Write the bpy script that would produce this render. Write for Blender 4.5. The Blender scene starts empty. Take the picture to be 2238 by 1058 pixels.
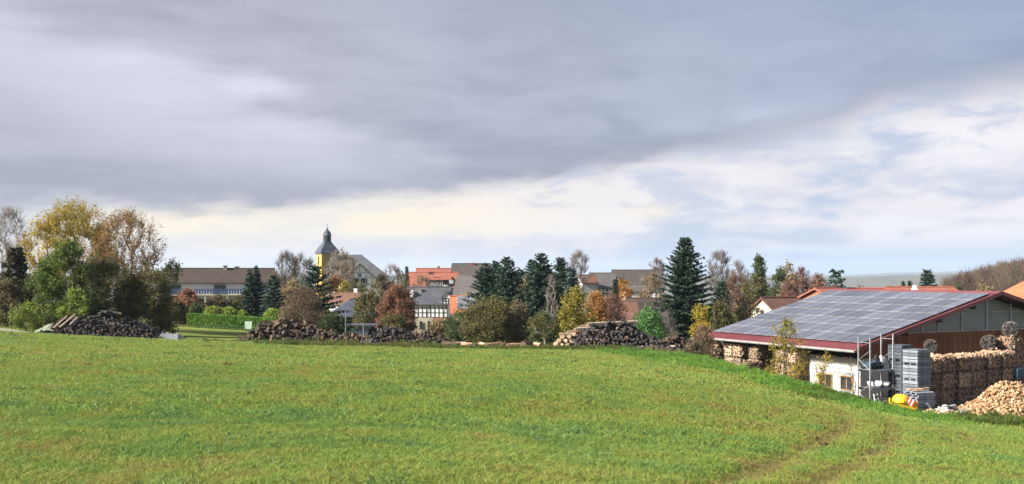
import bpy, math, random
import numpy as np
from mathutils import Vector, Matrix

random.seed(7)
rng = np.random.default_rng(7)
S = bpy.context.scene
COL = S.collection

# ------------------------------------------------------------------ camera, light, sky, exposure
F, CX, HZ = 2200.0, 1119.0, 600.0          # focal length, centre column and horizon row of the photograph
EXPO = 1.93
HAZE = 9e-5
SUN_AZ, SUN_EL = math.radians(-108), math.radians(31)   # azimuth from +Y, negative = left of the view

cam_d = bpy.data.cameras.new('camera')
cam_d.sensor_width = 36.0
cam_d.lens = 36.0 * F / 2238.0
cam_d.shift_y = (HZ - 529.0) / 2238.0
cam_d.clip_start, cam_d.clip_end = 0.1, 30000
cam = bpy.data.objects.new('camera', cam_d)
cam.location = (0, 0, 0)
cam.rotation_euler = (math.radians(90), 0, 0)
COL.objects.link(cam)
S.camera = cam

S.view_settings.view_transform = 'Standard'
S.view_settings.look = 'None'
S.view_settings.exposure = EXPO
S.view_settings.gamma = 1.0
S.view_settings.use_curve_mapping = False
S.cycles.max_bounces = 6
S.cycles.transparent_max_bounces = 12
S.cycles.volume_bounces = 1

sun_d = bpy.data.lights.new('sun', 'SUN')
sun_d.energy = 3.7
sun_d.angle = math.radians(9.0)
sun_d.color = (1.0, 0.93, 0.82)
sun = bpy.data.objects.new('sun', sun_d)
sv = Vector((math.sin(SUN_AZ) * math.cos(SUN_EL), math.cos(SUN_AZ) * math.cos(SUN_EL), math.sin(SUN_EL)))
sun.rotation_euler = (-sv).to_track_quat('-Z', 'Y').to_euler()
sun.location = (-40, 0, 60)
COL.objects.link(sun)


class NT:
    """small helper that writes node expressions"""
    def __init__(s, tree):
        s.t = tree; s.n = tree.nodes; s.l = tree.links
    def put(s, sock, v):
        if isinstance(v, bpy.types.NodeSocket): s.l.new(v, sock)
        elif v is not None:
            if sock.type == 'RGBA' and not isinstance(v, (int, float)) and len(v) == 3: v = (*v, 1)
            sock.default_value = v
    def m(s, op, a, b=None, c=None, clamp=False):
        n = s.n.new('ShaderNodeMath'); n.operation = op; n.use_clamp = clamp
        s.put(n.inputs[0], a); s.put(n.inputs[1], b); s.put(n.inputs[2], c)
        return n.outputs[0]
    def add(s, a, b): return s.m('ADD', a, b)
    def sub(s, a, b): return s.m('SUBTRACT', a, b)
    def mul(s, a, b): return s.m('MULTIPLY', a, b)
    def xyz(s, v):
        n = s.n.new('ShaderNodeSeparateXYZ'); s.put(n.inputs[0], v); return n.outputs
    def vec(s, x, y, z):
        n = s.n.new('ShaderNodeCombineXYZ')
        s.put(n.inputs[0], x); s.put(n.inputs[1], y); s.put(n.inputs[2], z); return n.outputs[0]
    def vmul(s, v, k):
        n = s.n.new('ShaderNodeVectorMath'); n.operation = 'MULTIPLY'; s.put(n.inputs[0], v); s.put(n.inputs[1], k); return n.outputs[0]
    def noise(s, v, scale, detail=4, rough=0.55, dist=0.0, col=False):
        n = s.n.new('ShaderNodeTexNoise'); s.put(n.inputs['Vector'], v)
        n.inputs['Scale'].default_value = scale; n.inputs['Detail'].default_value = detail
        n.inputs['Roughness'].default_value = rough; n.inputs['Distortion'].default_value = dist
        return n.outputs[1 if col else 0]
    def step(s, x, a, b, lo=0.0, hi=1.0):
        n = s.n.new('ShaderNodeMapRange'); n.interpolation_type = 'SMOOTHSTEP'
        s.put(n.inputs[0], x); s.put(n.inputs[1], a); s.put(n.inputs[2], b); s.put(n.inputs[3], lo); s.put(n.inputs[4], hi)
        return n.outputs[0]
    def lin(s, x, a, b, lo=0.0, hi=1.0):
        n = s.n.new('ShaderNodeMapRange'); n.clamp = True
        s.put(n.inputs[0], x); s.put(n.inputs[1], a); s.put(n.inputs[2], b); s.put(n.inputs[3], lo); s.put(n.inputs[4], hi)
        return n.outputs[0]
    def mix(s, f, a, b, mode='MIX'):
        n = s.n.new('ShaderNodeMix'); n.data_type = 'RGBA'; n.blend_type = mode
        s.put(n.inputs[0], f); s.put(n.inputs[6], a); s.put(n.inputs[7], b); return n.outputs[2]
    def ramp(s, f, stops, interp='LINEAR'):
        n = s.n.new('ShaderNodeValToRGB'); n.color_ramp.interpolation = interp
        e = n.color_ramp.elements
        while len(e) < len(stops): e.new(0.5)
        for el, (p, c) in zip(e, stops):
            el.position = p; el.color = (*c, 1) if not isinstance(c, (int, float)) else (c, c, c, 1)
        s.put(n.inputs[0], f); return n.outputs[0]
    def blob(s, az, v, a0, v0, sa, sv_):
        x = s.m('DIVIDE', s.sub(az, a0), sa); y = s.m('DIVIDE', s.sub(v, v0), sv_)
        return s.m('EXPONENT', s.mul(s.add(s.mul(x, x), s.mul(y, y)), -1.0))


def srgb(r, g, b):
    f = lambda c: (c / 255 / 12.92) if c <= 10 else ((c / 255 + .055) / 1.055) ** 2.4
    return (f(r), f(g), f(b))

# ---- world: Nishita sky seen through gaps of a procedural cloud cover
W = bpy.data.worlds.new('World'); S.world = W; W.use_nodes = True
w = NT(W.node_tree); w.n.clear()
out = w.n.new('ShaderNodeOutputWorld')
sky = w.n.new('ShaderNodeTexSky'); sky.sky_type = 'NISHITA'; sky.sun_disc = False
sky.sun_elevation = SUN_EL; sky.sun_rotation = SUN_AZ
bg_sky = w.n.new('ShaderNodeBackground'); bg_sky.inputs[1].default_value = 0.06
w.l.new(sky.outputs[0], bg_sky.inputs[0])
tc = w.n.new('ShaderNodeTexCoord')
D = tc.outputs['Generated']
dx, dy, dz = w.xyz(D)
az = w.m('ARCTAN2', dx, dy)
vv = w.m('DIVIDE', dz, w.m('SQRT', w.add(w.mul(dx, dx), w.add(w.mul(dy, dy), 1e-6))))
zc = w.add(w.m('MAXIMUM', dz, 0.0), 0.07)
P = w.vec(w.m('DIVIDE', dx, zc), w.m('DIVIDE', dy, zc), 0.0)          # the flat cloud layer overhead
nA = w.noise(P, 0.55, 5, 0.5)                                          # broad
nB = w.noise(P, 1.7, 6, 0.56, 0.3)                                     # finer
PS = w.vec(w.mul(az, 3.0), w.mul(vv, 9.0), 0.3)
nC = w.noise(PS, 1.6, 7, 0.56, 0.25)                                   # cumulus in the bright gap
nD = w.noise(w.vec(w.mul(az, 2.0), w.mul(vv, 16.0), 4.3), 1.7, 5, 0.55)  # flat streaks
nE = w.noise(w.vec(w.mul(az, 9.0), w.mul(vv, 26.0), 7.7), 1.5, 8, .62, .5)   # small wisps and lumps
nF = w.noise(w.vec(w.mul(az, 5.0), w.mul(vv, 20.0), 2.2), 1.4, 7, .6, .8)
# lower edge of the dark deck
ve = w.ramp(w.lin(az, -0.62, 0.62), [(0.0, .050), (.12, .062), (.32, .066), (.42, .083), (.52, .100), (.645, .120), (.74, .136), (.79, .156), (.87, .166), (1.0, .165)], 'EASE')
ve = w.xyz(ve)[0]
e = w.add(w.sub(vv, ve), w.add(w.mul(w.sub(nC, .5), .062), w.add(w.mul(w.sub(nB, .5), .018), w.mul(w.sub(nE, .5), .030))))
ew = w.lin(az, .08, .42, 1.0, 2.6)
deck = w.step(w.m('DIVIDE', e, ew), -.010, .013)
# deck colours
big = w.noise(w.vec(w.mul(az, 2.2), w.mul(vv, 4.5), 1.0), 1.3, 4, .5, .2)
dark = w.mix(w.lin(az, -.25, .5), srgb(168, 171, 187), srgb(151, 163, 192))
mid = w.mix(w.lin(az, -.25, .5), srgb(191, 194, 210), srgb(169, 180, 206))
deckc = w.mix(w.step(w.add(w.add(w.mul(big, .42), w.mul(nB, .26)), w.mul(nF, .32)), .38, .60), dark, mid)
vs = w.sub(.212, w.mul(w.add(az, .376), .27))
s_ = w.add(w.sub(vs, vv), w.add(w.add(w.mul(w.sub(nB, .5), .05), w.mul(w.sub(nC, .5), .04)), w.mul(w.sub(nF, .5), .035)))
light = w.mul(w.mul(w.step(s_, -.022, .026), w.step(s_, .035, .118, 1, 0)), w.step(az, -.24, .02, 1, 0))
light = w.m('MINIMUM', w.add(w.mul(light, w.add(.1, w.mul(w.add(w.mul(nB, .5), w.mul(nF, .5)), 1.25))), w.add(w.mul(w.blob(az, vv, -.25, .182, .05, .010), .7), w.mul(w.blob(az, vv, -.36, .205, .05, .012), .45))), 1.0)
deckc = w.mix(light, deckc, srgb(218, 221, 236))
deckc = w.mix(w.mul(w.blob(az, vv, .22, .15, .12, .016), w.step(nC, .45, .6)), deckc, srgb(196, 204, 226))
deckc = w.mix(w.mul(w.step(vv, .2, .30), .45), deckc, w.mix(w.lin(az, -.3, .3), srgb(166, 169, 187), srgb(148, 162, 193)))
deckc = w.mix(w.mul(w.step(e, .0, .045, 1, 0), .5), deckc, srgb(156, 160, 177))
# bright gap under the deck
gapc = w.mix(w.step(w.add(w.mul(nD, .55), w.mul(nE, .45)), .41, .58), srgb(203, 210, 228), srgb(236, 232, 236))
gapc = w.mix(w.mul(w.step(w.add(w.mul(nC, .65), w.mul(nE, .35)), .38, .50, 1, 0), w.lin(az, -.2, .3, .25, .95)), gapc, srgb(188, 202, 228))
puff = w.step(w.add(w.add(w.mul(nC, .7), w.mul(nE, .3)), w.mul(w.sub(nD, .5), .2)), .51, .575)
gapc = w.mix(w.mul(puff, .85), gapc, w.mix(w.lin(az, -.35, .25), srgb(255, 240, 224), srgb(241, 239, 243)))
warm = w.m('MINIMUM', w.add(w.add(w.mul(w.blob(az, vv, -.34, .050, .13, .035), .75), w.mul(w.blob(az, vv, -.121, .049, .035, .009), 1.2)),
                            w.add(w.mul(w.blob(az, vv, -.10, .055, .14, .028), .6), w.mul(w.blob(az, vv, .14, .063, .022, .007), .7))), 1.0)
gapc = w.mix(w.m('MAXIMUM', w.mul(warm, w.add(-.35, w.mul(w.add(w.mul(nC, .5), w.mul(nE, .5)), 3.0))), 0.0, clamp=True), gapc, srgb(255, 244, 224))
gapc = w.mix(w.mul(w.blob(az, vv, .43, .128, .11, .034), w.step(w.add(w.mul(nC, .6), w.mul(nE, .4)), .44, .54)), gapc, srgb(246, 244, 247))
hz = w.mul(w.step(vv, .004, .042, 1, 0), w.lin(az, -.25, .25, .35, 1))
gapc = w.mix(w.mul(hz, .9), gapc, w.mix(w.lin(az, -.3, .3), srgb(230, 217, 212), srgb(168, 188, 224)))
cloudc = w.mix(deck, gapc, deckc)
bg_cl = w.n.new('ShaderNodeBackground'); bg_cl.inputs[1].default_value = 0.5 ** EXPO * 1.0
w.l.new(cloudc, bg_cl.inputs[0])
mx = w.n.new('ShaderNodeMixShader')
# holes where blue sky shows, low over the right and now and then overhead
hole = w.mul(w.sub(1.0, deck), w.mul(w.step(nC, .28, .38, 1, 0), .4))
w.put(mx.inputs[0], w.sub(1.0, hole)); w.l.new(bg_sky.outputs[0], mx.inputs[1]); w.l.new(bg_cl.outputs[0], mx.inputs[2])
w.l.new(mx.outputs[0], out.inputs[0])

# ------------------------------------------------------------------ helpers
def tag(o, label=None, cat=None, group=None, kind=None):
    if label: o['label'] = label
    if cat: o['category'] = cat
    if group: o['group'] = group
    if kind: o['kind'] = kind
    return o

def empty(name, loc, rz=0.0, label=None, cat=None, group=None):
    o = bpy.data.objects.new(name, None); o.empty_display_size = .3
    o.location = loc; o.rotation_euler = (0, 0, rz); COL.objects.link(o)
    return tag(o, label, cat, group)

def link(name, me, parent=None, loc=None, rot=None, scale=None):
    o = bpy.data.objects.new(name, me); COL.objects.link(o)
    if parent is not None: o.parent = parent
    if loc is not None: o.location = loc
    if rot is not None: o.rotation_euler = rot
    if scale is not None: o.scale = scale
    return o

def mesh_np(name, V, Fc, mats, tint=None, midx=None, smooth=False):
    """V (n,3), Fc (m,k) equal-sized faces; tint one float per face"""
    me = bpy.data.meshes.new(name)
    V = np.asarray(V, dtype=np.float32); Fc = np.asarray(Fc, dtype=np.int32)
    m, k = Fc.shape
    me.vertices.add(len(V)); me.vertices.foreach_set('co', V.ravel())
    me.loops.add(m * k); me.loops.foreach_set('vertex_index', Fc.ravel())
    me.polygons.add(m); me.polygons.foreach_set('loop_start', np.arange(0, m * k, k, dtype=np.int32))
    if midx is not None: me.polygons.foreach_set('material_index', np.asarray(midx, dtype=np.int32))
    if smooth: me.polygons.foreach_set('use_smooth', np.ones(m, dtype=bool))
    for mt in (mats if isinstance(mats, (list, tuple)) else [mats]): me.materials.append(mt)
    if tint is not None:
        a = me.attributes.new('tint', 'FLOAT', 'FACE'); a.data.foreach_set('value', np.asarray(tint, dtype=np.float32))
    me.update(calc_edges=True)
    return me

class MB:
    """collects polygons, then becomes one mesh"""
    def __init__(s): s.v = []; s.f = []; s.mi = []
    def poly(s, pts, mi=0):
        b = len(s.v); s.v += [tuple(p) for p in pts]; s.f.append(tuple(range(b, b + len(pts)))); s.mi.append(mi)
    def raw(s, V, Fs, mi=0):
        b = len(s.v); s.v += [tuple(p) for p in V]
        for f in Fs: s.f.append(tuple(b + i for i in f)); s.mi.append(mi)
    def box(s, x0, x1, y0, y1, z0, z1, mi=0, M=None):
        V = [(x0,y0,z0),(x1,y0,z0),(x1,y1,z0),(x0,y1,z0),(x0,y0,z1),(x1,y0,z1),(x1,y1,z1),(x0,y1,z1)]
        if M is not None: V = [M @ Vector(p) for p in V]
        s.raw(V, [(0,3,2,1),(4,5,6,7),(0,1,5,4),(1,2,6,5),(2,3,7,6),(3,0,4,7)], mi)
        return s
    def cbox(s, c, d, mi=0, M=None):
        return s.box(c[0]-d[0]/2, c[0]+d[0]/2, c[1]-d[1]/2, c[1]+d[1]/2, c[2]-d[2]/2, c[2]+d[2]/2, mi, M)
    def prism(s, prof, y0, y1, mi=0, axis='y'):
        """profile points (a,b) extruded; axis y: a->x, b->z; axis x: a->y, b->z"""
        n = len(prof)
        if axis == 'y': V = [(a, y0, b) for a, b in prof] + [(a, y1, b) for a, b in prof]
        else: V = [(y0, a, b) for a, b in prof] + [(y1, a, b) for a, b in prof]
        Fs = [tuple(range(n))[::-1], tuple(range(n, 2*n))] + [(i, (i+1) % n, n+(i+1) % n, n+i) for i in range(n)]
        s.raw(V, Fs, mi); return s
    def slab(s, q, t, mi=0):
        """a quad or triangle given by its top corners, thickened downward"""
        n = len(q); V = [tuple(p) for p in q] + [(p[0], p[1], p[2]-t) for p in q]
        Fs = [tuple(range(n)), tuple(range(2*n-1, n-1, -1))] + [(i, n+i, n+(i+1) % n, (i+1) % n) for i in range(n)]
        s.raw(V, Fs, mi); return s
    def tube(s, p0, p1, r0, r1=None, n=8, mi=0, caps=True, capmi=None):
        r1 = r0 if r1 is None else r1
        p0, p1 = Vector(p0), Vector(p1); d = (p1-p0).normalized()
        a = d.orthogonal().normalized(); b = d.cross(a)
        V = []
        for p, r in ((p0, r0), (p1, r1)):
            for i in range(n):
                t = 2*math.pi*i/n; V.append(p + (a*math.cos(t) + b*math.sin(t))*r)
        s.raw(V, [(i, (i+1) % n, n+(i+1) % n, n+i) for i in range(n)], mi)
        if caps:
            s.raw(V[:n], [tuple(range(n))[::-1]], mi if capmi is None else capmi)
            s.raw(V[n:], [tuple(range(n))], mi if capmi is None else capmi)
        return s
    def lathe(s, prof, n=12, mi=0, rot=0.0, cx=0, cy=0):
        V = []
        for r, z in prof:
            for i in range(n):
                t = 2*math.pi*i/n + rot; V.append((cx + r*math.cos(t), cy + r*math.sin(t), z))
        Fs = []
        for k in range(len(prof)-1):
            for i in range(n): Fs.append((k*n+i, k*n+(i+1) % n, (k+1)*n+(i+1) % n, (k+1)*n+i))
        Fs.append(tuple(range(n))[::-1]); Fs.append(tuple(range((len(prof)-1)*n, len(prof)*n)))
        s.raw(V, Fs, mi); return s
    def mesh(s, name, mats):
        me = bpy.data.meshes.new(name); me.from_pydata(s.v, [], s.f)
        for mt in (mats if isinstance(mats, (list, tuple)) else [mats]): me.materials.append(mt)
        me.polygons.foreach_set('material_index', np.array(s.mi, dtype=np.int32)); me.update(); return me
    def build(s, name, mats, parent=None, loc=None, rot=None):
        return link(name, s.mesh(name, mats), parent, loc, rot)

# ------------------------------------------------------------------ materials
def mat(name, stops, scale=3.0, detail=4, rough=.85, bump=0.0, vs=(1, 1, 1), rnd=.12, attr=None, transl=0.0, spec=.25,
        metal=0.0, bscale=None, inst=False, dist=0.0, lohi=(.32, .68)):
    m = bpy.data.materials.new(name); m.use_nodes = True
    t = NT(m.node_tree); bs = t.n['Principled BSDF']; o = t.n['Material Output']
    tc = t.n.new('ShaderNodeTexCoord'); v = t.vmul(tc.outputs['Object'], vs)
    if attr:
        a = t.n.new('ShaderNodeAttribute'); a.attribute_name = attr
        if inst: a.attribute_type = 'INSTANCER'
        f = a.outputs['Fac']
        if inst:
            b = t.n.new('ShaderNodeAttribute'); b.attribute_name = 'tint'
            f = t.m('ADD', f, t.mul(t.sub(b.outputs['Fac'], .5), .35), clamp=True)
    else:
        f = t.lin(t.noise(v, scale, detail, .6, dist), *lohi)
    k = len(stops)
    c = t.ramp(f, [(i/(k-1) if k > 1 else 0, st) for i, st in enumerate(stops)]) if k > 1 else stops[0]
    if rnd:
        oi = t.n.new('ShaderNodeObjectInfo')
        h = t.n.new('ShaderNodeHueSaturation')
        t.put(h.inputs['Value'], t.lin(oi.outputs['Random'], 0, 1, 1-rnd, 1+rnd)); t.put(h.inputs['Color'], c); c = h.outputs[0]
    t.put(bs.inputs['Base Color'], c)
    bs.inputs['Roughness'].default_value = rough; bs.inputs['Metallic'].default_value = metal
    bs.inputs['Specular IOR Level'].default_value = spec
    if bump:
        b = t.n.new('ShaderNodeBump'); b.inputs['Strength'].default_value = bump; b.inputs['Distance'].default_value = .05
        t.put(b.inputs['Height'], t.noise(v, bscale or scale*3, 5, .65)); t.put(bs.inputs['Normal'], b.outputs[0])
    if transl:
        tr = t.n.new('ShaderNodeBsdfTranslucent'); t.put(tr.inputs[0], c)
        mxs = t.n.new('ShaderNodeMixShader'); mxs.inputs[0].default_value = transl
        t.l.new(bs.outputs[0], mxs.inputs[1]); t.l.new(tr.outputs[0], mxs.inputs[2]); t.l.new(mxs.outputs[0], o.inputs[0])
    return m

def roof_mat(name, c1, c2, c3, rowh=.3, rough=.8, bump=.6):
    """tile courses running along local x, weathered in blotches"""
    m = bpy.data.materials.new(name); m.use_nodes = True
    t = NT(m.node_tree); bs = t.n['Principled BSDF']
    tc = t.n.new('ShaderNodeTexCoord'); x, y, z = t.xyz(tc.outputs['Object'])
    br = t.n.new('ShaderNodeTexBrick'); br.offset = .5
    t.put(br.inputs['Vector'], t.vec(x, t.mul(t.add(y, t.mul(z, 1.3)), 1.0), 0))
    br.inputs['Scale'].default_value = 1.0; br.inputs['Brick Width'].default_value = rowh*1.0; br.inputs['Row Height'].default_value = rowh
    br.inputs['Mortar Size'].default_value = .02; br.inputs['Bias'].default_value = 0
    br.inputs['Color1'].default_value = (.25,)*3+(1,); br.inputs['Color2'].default_value = (.8,)*3+(1,); br.inputs['Mortar'].default_value = (0, 0, 0, 1)
    f = t.lin(t.noise(tc.outputs['Object'], .9, 6, .65), .35, .65)
    c = t.mix(f, c1, c2)
    c = t.mix(t.lin(t.noise(t.vmul(tc.outputs['Object'], (3, .6, .6)), 1.2, 5, .6), .52, .72), c, c3)
    c = t.mix(.35, c, br.outputs[0], 'SOFT_LIGHT')
    t.put(bs.inputs['Base Color'], c); bs.inputs['Roughness'].default_value = rough; bs.inputs['Specular IOR Level'].default_value = .3
    b = t.n.new('ShaderNodeBump'); b.inputs['Strength'].default_value = bump; b.inputs['Distance'].default_value = .04
    t.put(b.inputs['Height'], br.outputs[1]); b.invert = True; t.put(bs.inputs['Normal'], b.outputs[0])
    return m

M = {}
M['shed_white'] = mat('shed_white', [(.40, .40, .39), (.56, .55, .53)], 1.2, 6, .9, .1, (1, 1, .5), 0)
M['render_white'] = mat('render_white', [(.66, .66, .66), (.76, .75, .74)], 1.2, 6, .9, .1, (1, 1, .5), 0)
M['render_cream'] = mat('render_cream', [(.36, .33, .27), (.44, .41, .34)], .8, 6, .9, .1, (1, 1, .5), .06)
M['render_grey'] = mat('render_grey', [(.32, .31, .30), (.45, .44, .42)], .7, 6, .9, .1, (1, 1, .5), .06)
M['render_yellow'] = mat('render_yellow', [(.36, .235, .065), (.46, .31, .095)], .6, 6, .9, .1, (1, 1, .4), 0)
M['whitewash'] = mat('whitewash', [(.66, .66, .67), (.8, .79, .78)], 1.4, 6, .9, .15, (1, 1, .6), 0, lohi=(.25, .6))
M['stone'] = mat('stone', [(.22, .19, .14), (.42, .37, .29), (.33, .29, .22)], 2.2, 6, .95, .6, rnd=.05)
M['timber_dark'] = mat('timber_dark', [(.025, .022, .02), (.06, .05, .045)], 3, 4, .85, .2)
M['blue_paint'] = mat('blue_paint', [(.05, .08, .17), (.08, .12, .22)], 2, 4, .6, 0, rnd=.1)
M['pane'] = mat('pane', [(.02, .024, .03), (.035, .04, .05)], .6, 2, .08, 0, spec=.6)
M['frame_white'] = mat('frame_white', [(.6, .6, .6), (.7, .7, .69)], 3, 2, .5, 0, rnd=.05)
M['frame_yellow'] = mat('frame_yellow', [(.20, .135, .05), (.27, .18, .07)], 3, 2, .6, 0)
M['tile_red'] = roof_mat('tile_red', (.24, .08, .052), (.32, .118, .078), (.18, .09, .068))
M['tile_orange'] = roof_mat('tile_orange', (.36, .12, .05), (.42, .16, .075), (.28, .11, .06))
M['tile_brown'] = roof_mat('tile_brown', (.045, .031, .026), (.068, .046, .038), (.056, .045, .036))
M['tile_russet'] = roof_mat('tile_russet', (.13, .065, .045), (.175, .09, .065), (.10, .068, .055))
M['tile_grey'] = roof_mat('tile_grey', (.075, .07, .072), (.12, .112, .11), (.10, .08, .062))
M['tile_moss'] = roof_mat('tile_moss', (.055, .05, .046), (.09, .08, .07), (.085, .06, .04))
M['slate'] = roof_mat('slate', (.055, .06, .072), (.09, .095, .11), (.075, .072, .07), .25, .5, .4)
M['slate_blue'] = roof_mat('slate_blue', (.055, .065, .09), (.09, .10, .13), (.07, .07, .078), .25, .5, .4)
M['brick'] = mat('brick', [(.20, .09, .06), (.30, .15, .10)], 4, 5, .9, .3)
M['chimney_grey'] = mat('chimney_grey', [(.18, .17, .17), (.28, .27, .26)], 4, 5, .9, .3)
M['bark'] = mat('bark', [(.045, .036, .028), (.11, .09, .07), (.07, .058, .045)], 5, 5, .95, .5, (1, 1, .4))
M['bark_pale'] = mat('bark_pale', [(.18, .16, .135), (.30, .275, .24)], 4, 5, .9, .3, (1, 1, .4))
M['twig'] = mat('twig', [(.10, .08, .062), (.17, .14, .11)], 3, 3, .95, 0)
M['twig_red'] = mat('twig_red', [(.125, .075, .058), (.19, .12, .095)], 3, 3, .95, 0)
M['twig_grey'] = mat('twig_grey', [(.15, .13, .12), (.24, .21, .19)], 3, 3, .95, 0)
def leafm(n, a, b, c, tr=.35):
    a, b, c = [tuple(1.2*q for q in k) for k in (a, b, c)]; M[n] = mat(n, [a, b, c], attr='tint', transl=tr, rough=.75, rnd=.08, spec=.2)
leafm('leaf_gold', (.26, .18, .025), (.38, .27, .035), (.24, .23, .045), .5)
leafm('leaf_birch', (.34, .20, .025), (.40, .29, .04), (.15, .21, .035), .5)
leafm('leaf_rust', (.20, .10, .025), (.32, .17, .04), (.26, .20, .05), .45)
leafm('leaf_green', (.045, .075, .016), (.085, .125, .026), (.13, .15, .03))
leafm('leaf_lime', (.10, .15, .025), (.17, .23, .04), (.22, .25, .06))
leafm('leaf_dark', (.034, .05, .023), (.062, .085, .033), (.10, .108, .04), .35)
leafm('leaf_olive', (.055, .057, .022), (.10, .098, .036), (.155, .13, .043), .4)
leafm('leaf_thicket', (.07, .062, .036), (.12, .104, .056), (.17, .135, .065), .4)
leafm('leaf_yolive', (.12, .105, .022), (.22, .19, .03), (.30, .24, .035))
leafm('leaf_russet', (.13, .062, .04), (.21, .105, .065), (.25, .145, .08))
leafm('leaf_orange', (.24, .10, .025), (.36, .17, .04), (.30, .19, .06))
leafm('leaf_tan', (.14, .10, .055), (.22, .165, .09), (.25, .19, .10))
leafm('leaf_laurel', (.03, .085, .022), (.06, .15, .04), (.13, .23, .09), .25)
leafm('leaf_hedge', (.05, .11, .014), (.085, .17, .022), (.13, .22, .04), .25)
leafm('needle', (.016, .037, .027), (.036, .068, .046), (.07, .105, .06), .2)
leafm('needle_blue', (.03, .055, .052), (.055, .09, .085), (.10, .14, .13), .1)
leafm('needle_brown', (.038, .04, .024), (.068, .066, .04), (.12, .10, .062), .25)
M['log_bark'] = mat('log_bark', [(.02, .0165, .018), (.05, .041, .040), (.095, .077, .07)], 4, 5, .95, .5, (1, 1, .5), .35)
M['log_bark_brown'] = mat('log_bark_brown', [(.026, .019, .014), (.062, .043, .03), (.105, .074, .05)], 4, 5, .95, .5, (1, 1, .5), .4)
M['log_end_dark'] = mat('log_end_dark', [(.022, .019, .022), (.05, .044, .045), (.115, .097, .088)], 6, 4, .95, .2, rnd=.5)
M['log_end'] = mat('log_end', [(.07, .044, .029), (.125, .083, .053), (.19, .135, .088)], 5, 4, .95, .2, rnd=.35)
M['log_pale'] = mat('log_pale', [(.34, .27, .20), (.52, .43, .33), (.42, .32, .23)], 3, 5, .9, .3, (1, 1, .4), .25)
M['split_wood'] = mat('split_wood', [(.16, .085, .042), (.30, .19, .105), (.43, .30, .18)], 4, 5, .9, .3, (1, 1, .3), .4)
M['split_wood_red'] = mat('split_wood_red', [(.22, .11, .065), (.46, .27, .18), (.66, .48, .33)], 6, 5, .9, .3, (1, 1, 1), .3)
M['split_wood_tan'] = mat('split_wood_tan', [(.22, .14, .09), (.42, .30, .20), (.62, .50, .38)], 6, 5, .9, .3, (1, 1, 1), .35)
M['crate_wood'] = mat('crate_wood', [(.055, .048, .042), (.12, .10, .085)], 5, 4, .9, .2)
M['crate_grey'] = mat('crate_grey', [(.085, .10, .125), (.15, .17, .20), (.22, .24, .26)], 3, 5, .85, .2, (1, 1, 3), .35)
M['metal_red'] = mat('metal_red', [(.155, .042, .047), (.20, .06, .064)], .7, 5, .5, 0, rnd=0, spec=.4)
M['board_rust'] = mat('board_rust', [(.14, .056, .032), (.24, .10, .056), (.32, .155, .085)], 1.3, 5, .9, .2, (2, 2, .35), .22)
M['plastic_panel'] = mat('plastic_panel', [(.15, .165, .18), (.205, .22, .232)], .7, 4, .35, 0, rnd=.1, spec=.4)
M['crate_slate'] = mat('crate_slate', [(.045, .055, .07), (.09, .105, .125)], 4, 5, .85, .2, (1, 1, 2), .2)
M['steel'] = mat('steel', [(.24, .25, .26), (.38, .39, .40)], 3, 4, .5, 0, metal=.3)
M['gutter'] = mat('gutter', [(.22, .21, .21), (.30, .29, .29)], 2, 3, .5, 0, metal=.2)
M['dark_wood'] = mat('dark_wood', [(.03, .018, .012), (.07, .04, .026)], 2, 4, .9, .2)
M['pv_cell'] = mat('pv_cell', [(.085, .09, .112), (.125, .13, .155)], 8, 1, .28, 0, rnd=.3, spec=.6)
M['pv_frame'] = mat('pv_frame', [(.26, .26, .28), (.36, .36, .38)], 3, 1, .45, 0, rnd=.3)
M['pv_side'] = mat('pv_side', [(.05, .05, .065), (.07, .07, .085)], 3, 1, .4, 0, rnd=0)
M['yellow_paint'] = mat('yellow_paint', [(.62, .38, .012), (.72, .46, .02)], 2, 4, .45, 0, rnd=0, spec=.4)
M['red_paint'] = mat('red_paint', [(.5, .05, .03), (.55, .07, .04)], 2, 3, .5, 0)
M['white_paint'] = mat('white_paint', [(.62, .63, .63), (.74, .74, .74)], 2, 3, .5, 0)
M['rubber'] = mat('rubber', [(.015, .015, .015), (.03, .03, .03)], 3, 2, .9, 0)
M['machine_blue'] = mat('machine_blue', [(.03, .06, .09), (.06, .10, .14)], 3, 4, .6, 0)
M['tarp_grey'] = mat('tarp_grey', [(.30, .31, .32), (.48, .49, .49)], 3, 4, .6, .3)
M['rock'] = mat('rock', [(.22, .19, .16), (.42, .37, .31)], 2.5, 6, .95, .7)
M['concrete'] = mat('concrete', [(.22, .24, .27), (.30, .32, .35)], 3, 5, .9, .3)
M['sign_green'] = mat('sign_green', [(.38, .50, .42), (.45, .57, .49)], 2, 3, .6, 0)
M['orange_plastic'] = mat('orange_plastic', [(.6, .14, .05), (.65, .18, .07)], 2, 3, .5, 0)
# ------------------------------------------------------------------ terrain
def at(px, py, Y):
    """the point that stands Y metres away and shows at this place of the photograph"""
    return Vector(((px-CX)/F*Y, Y, (HZ-py)/F*Y))

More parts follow.
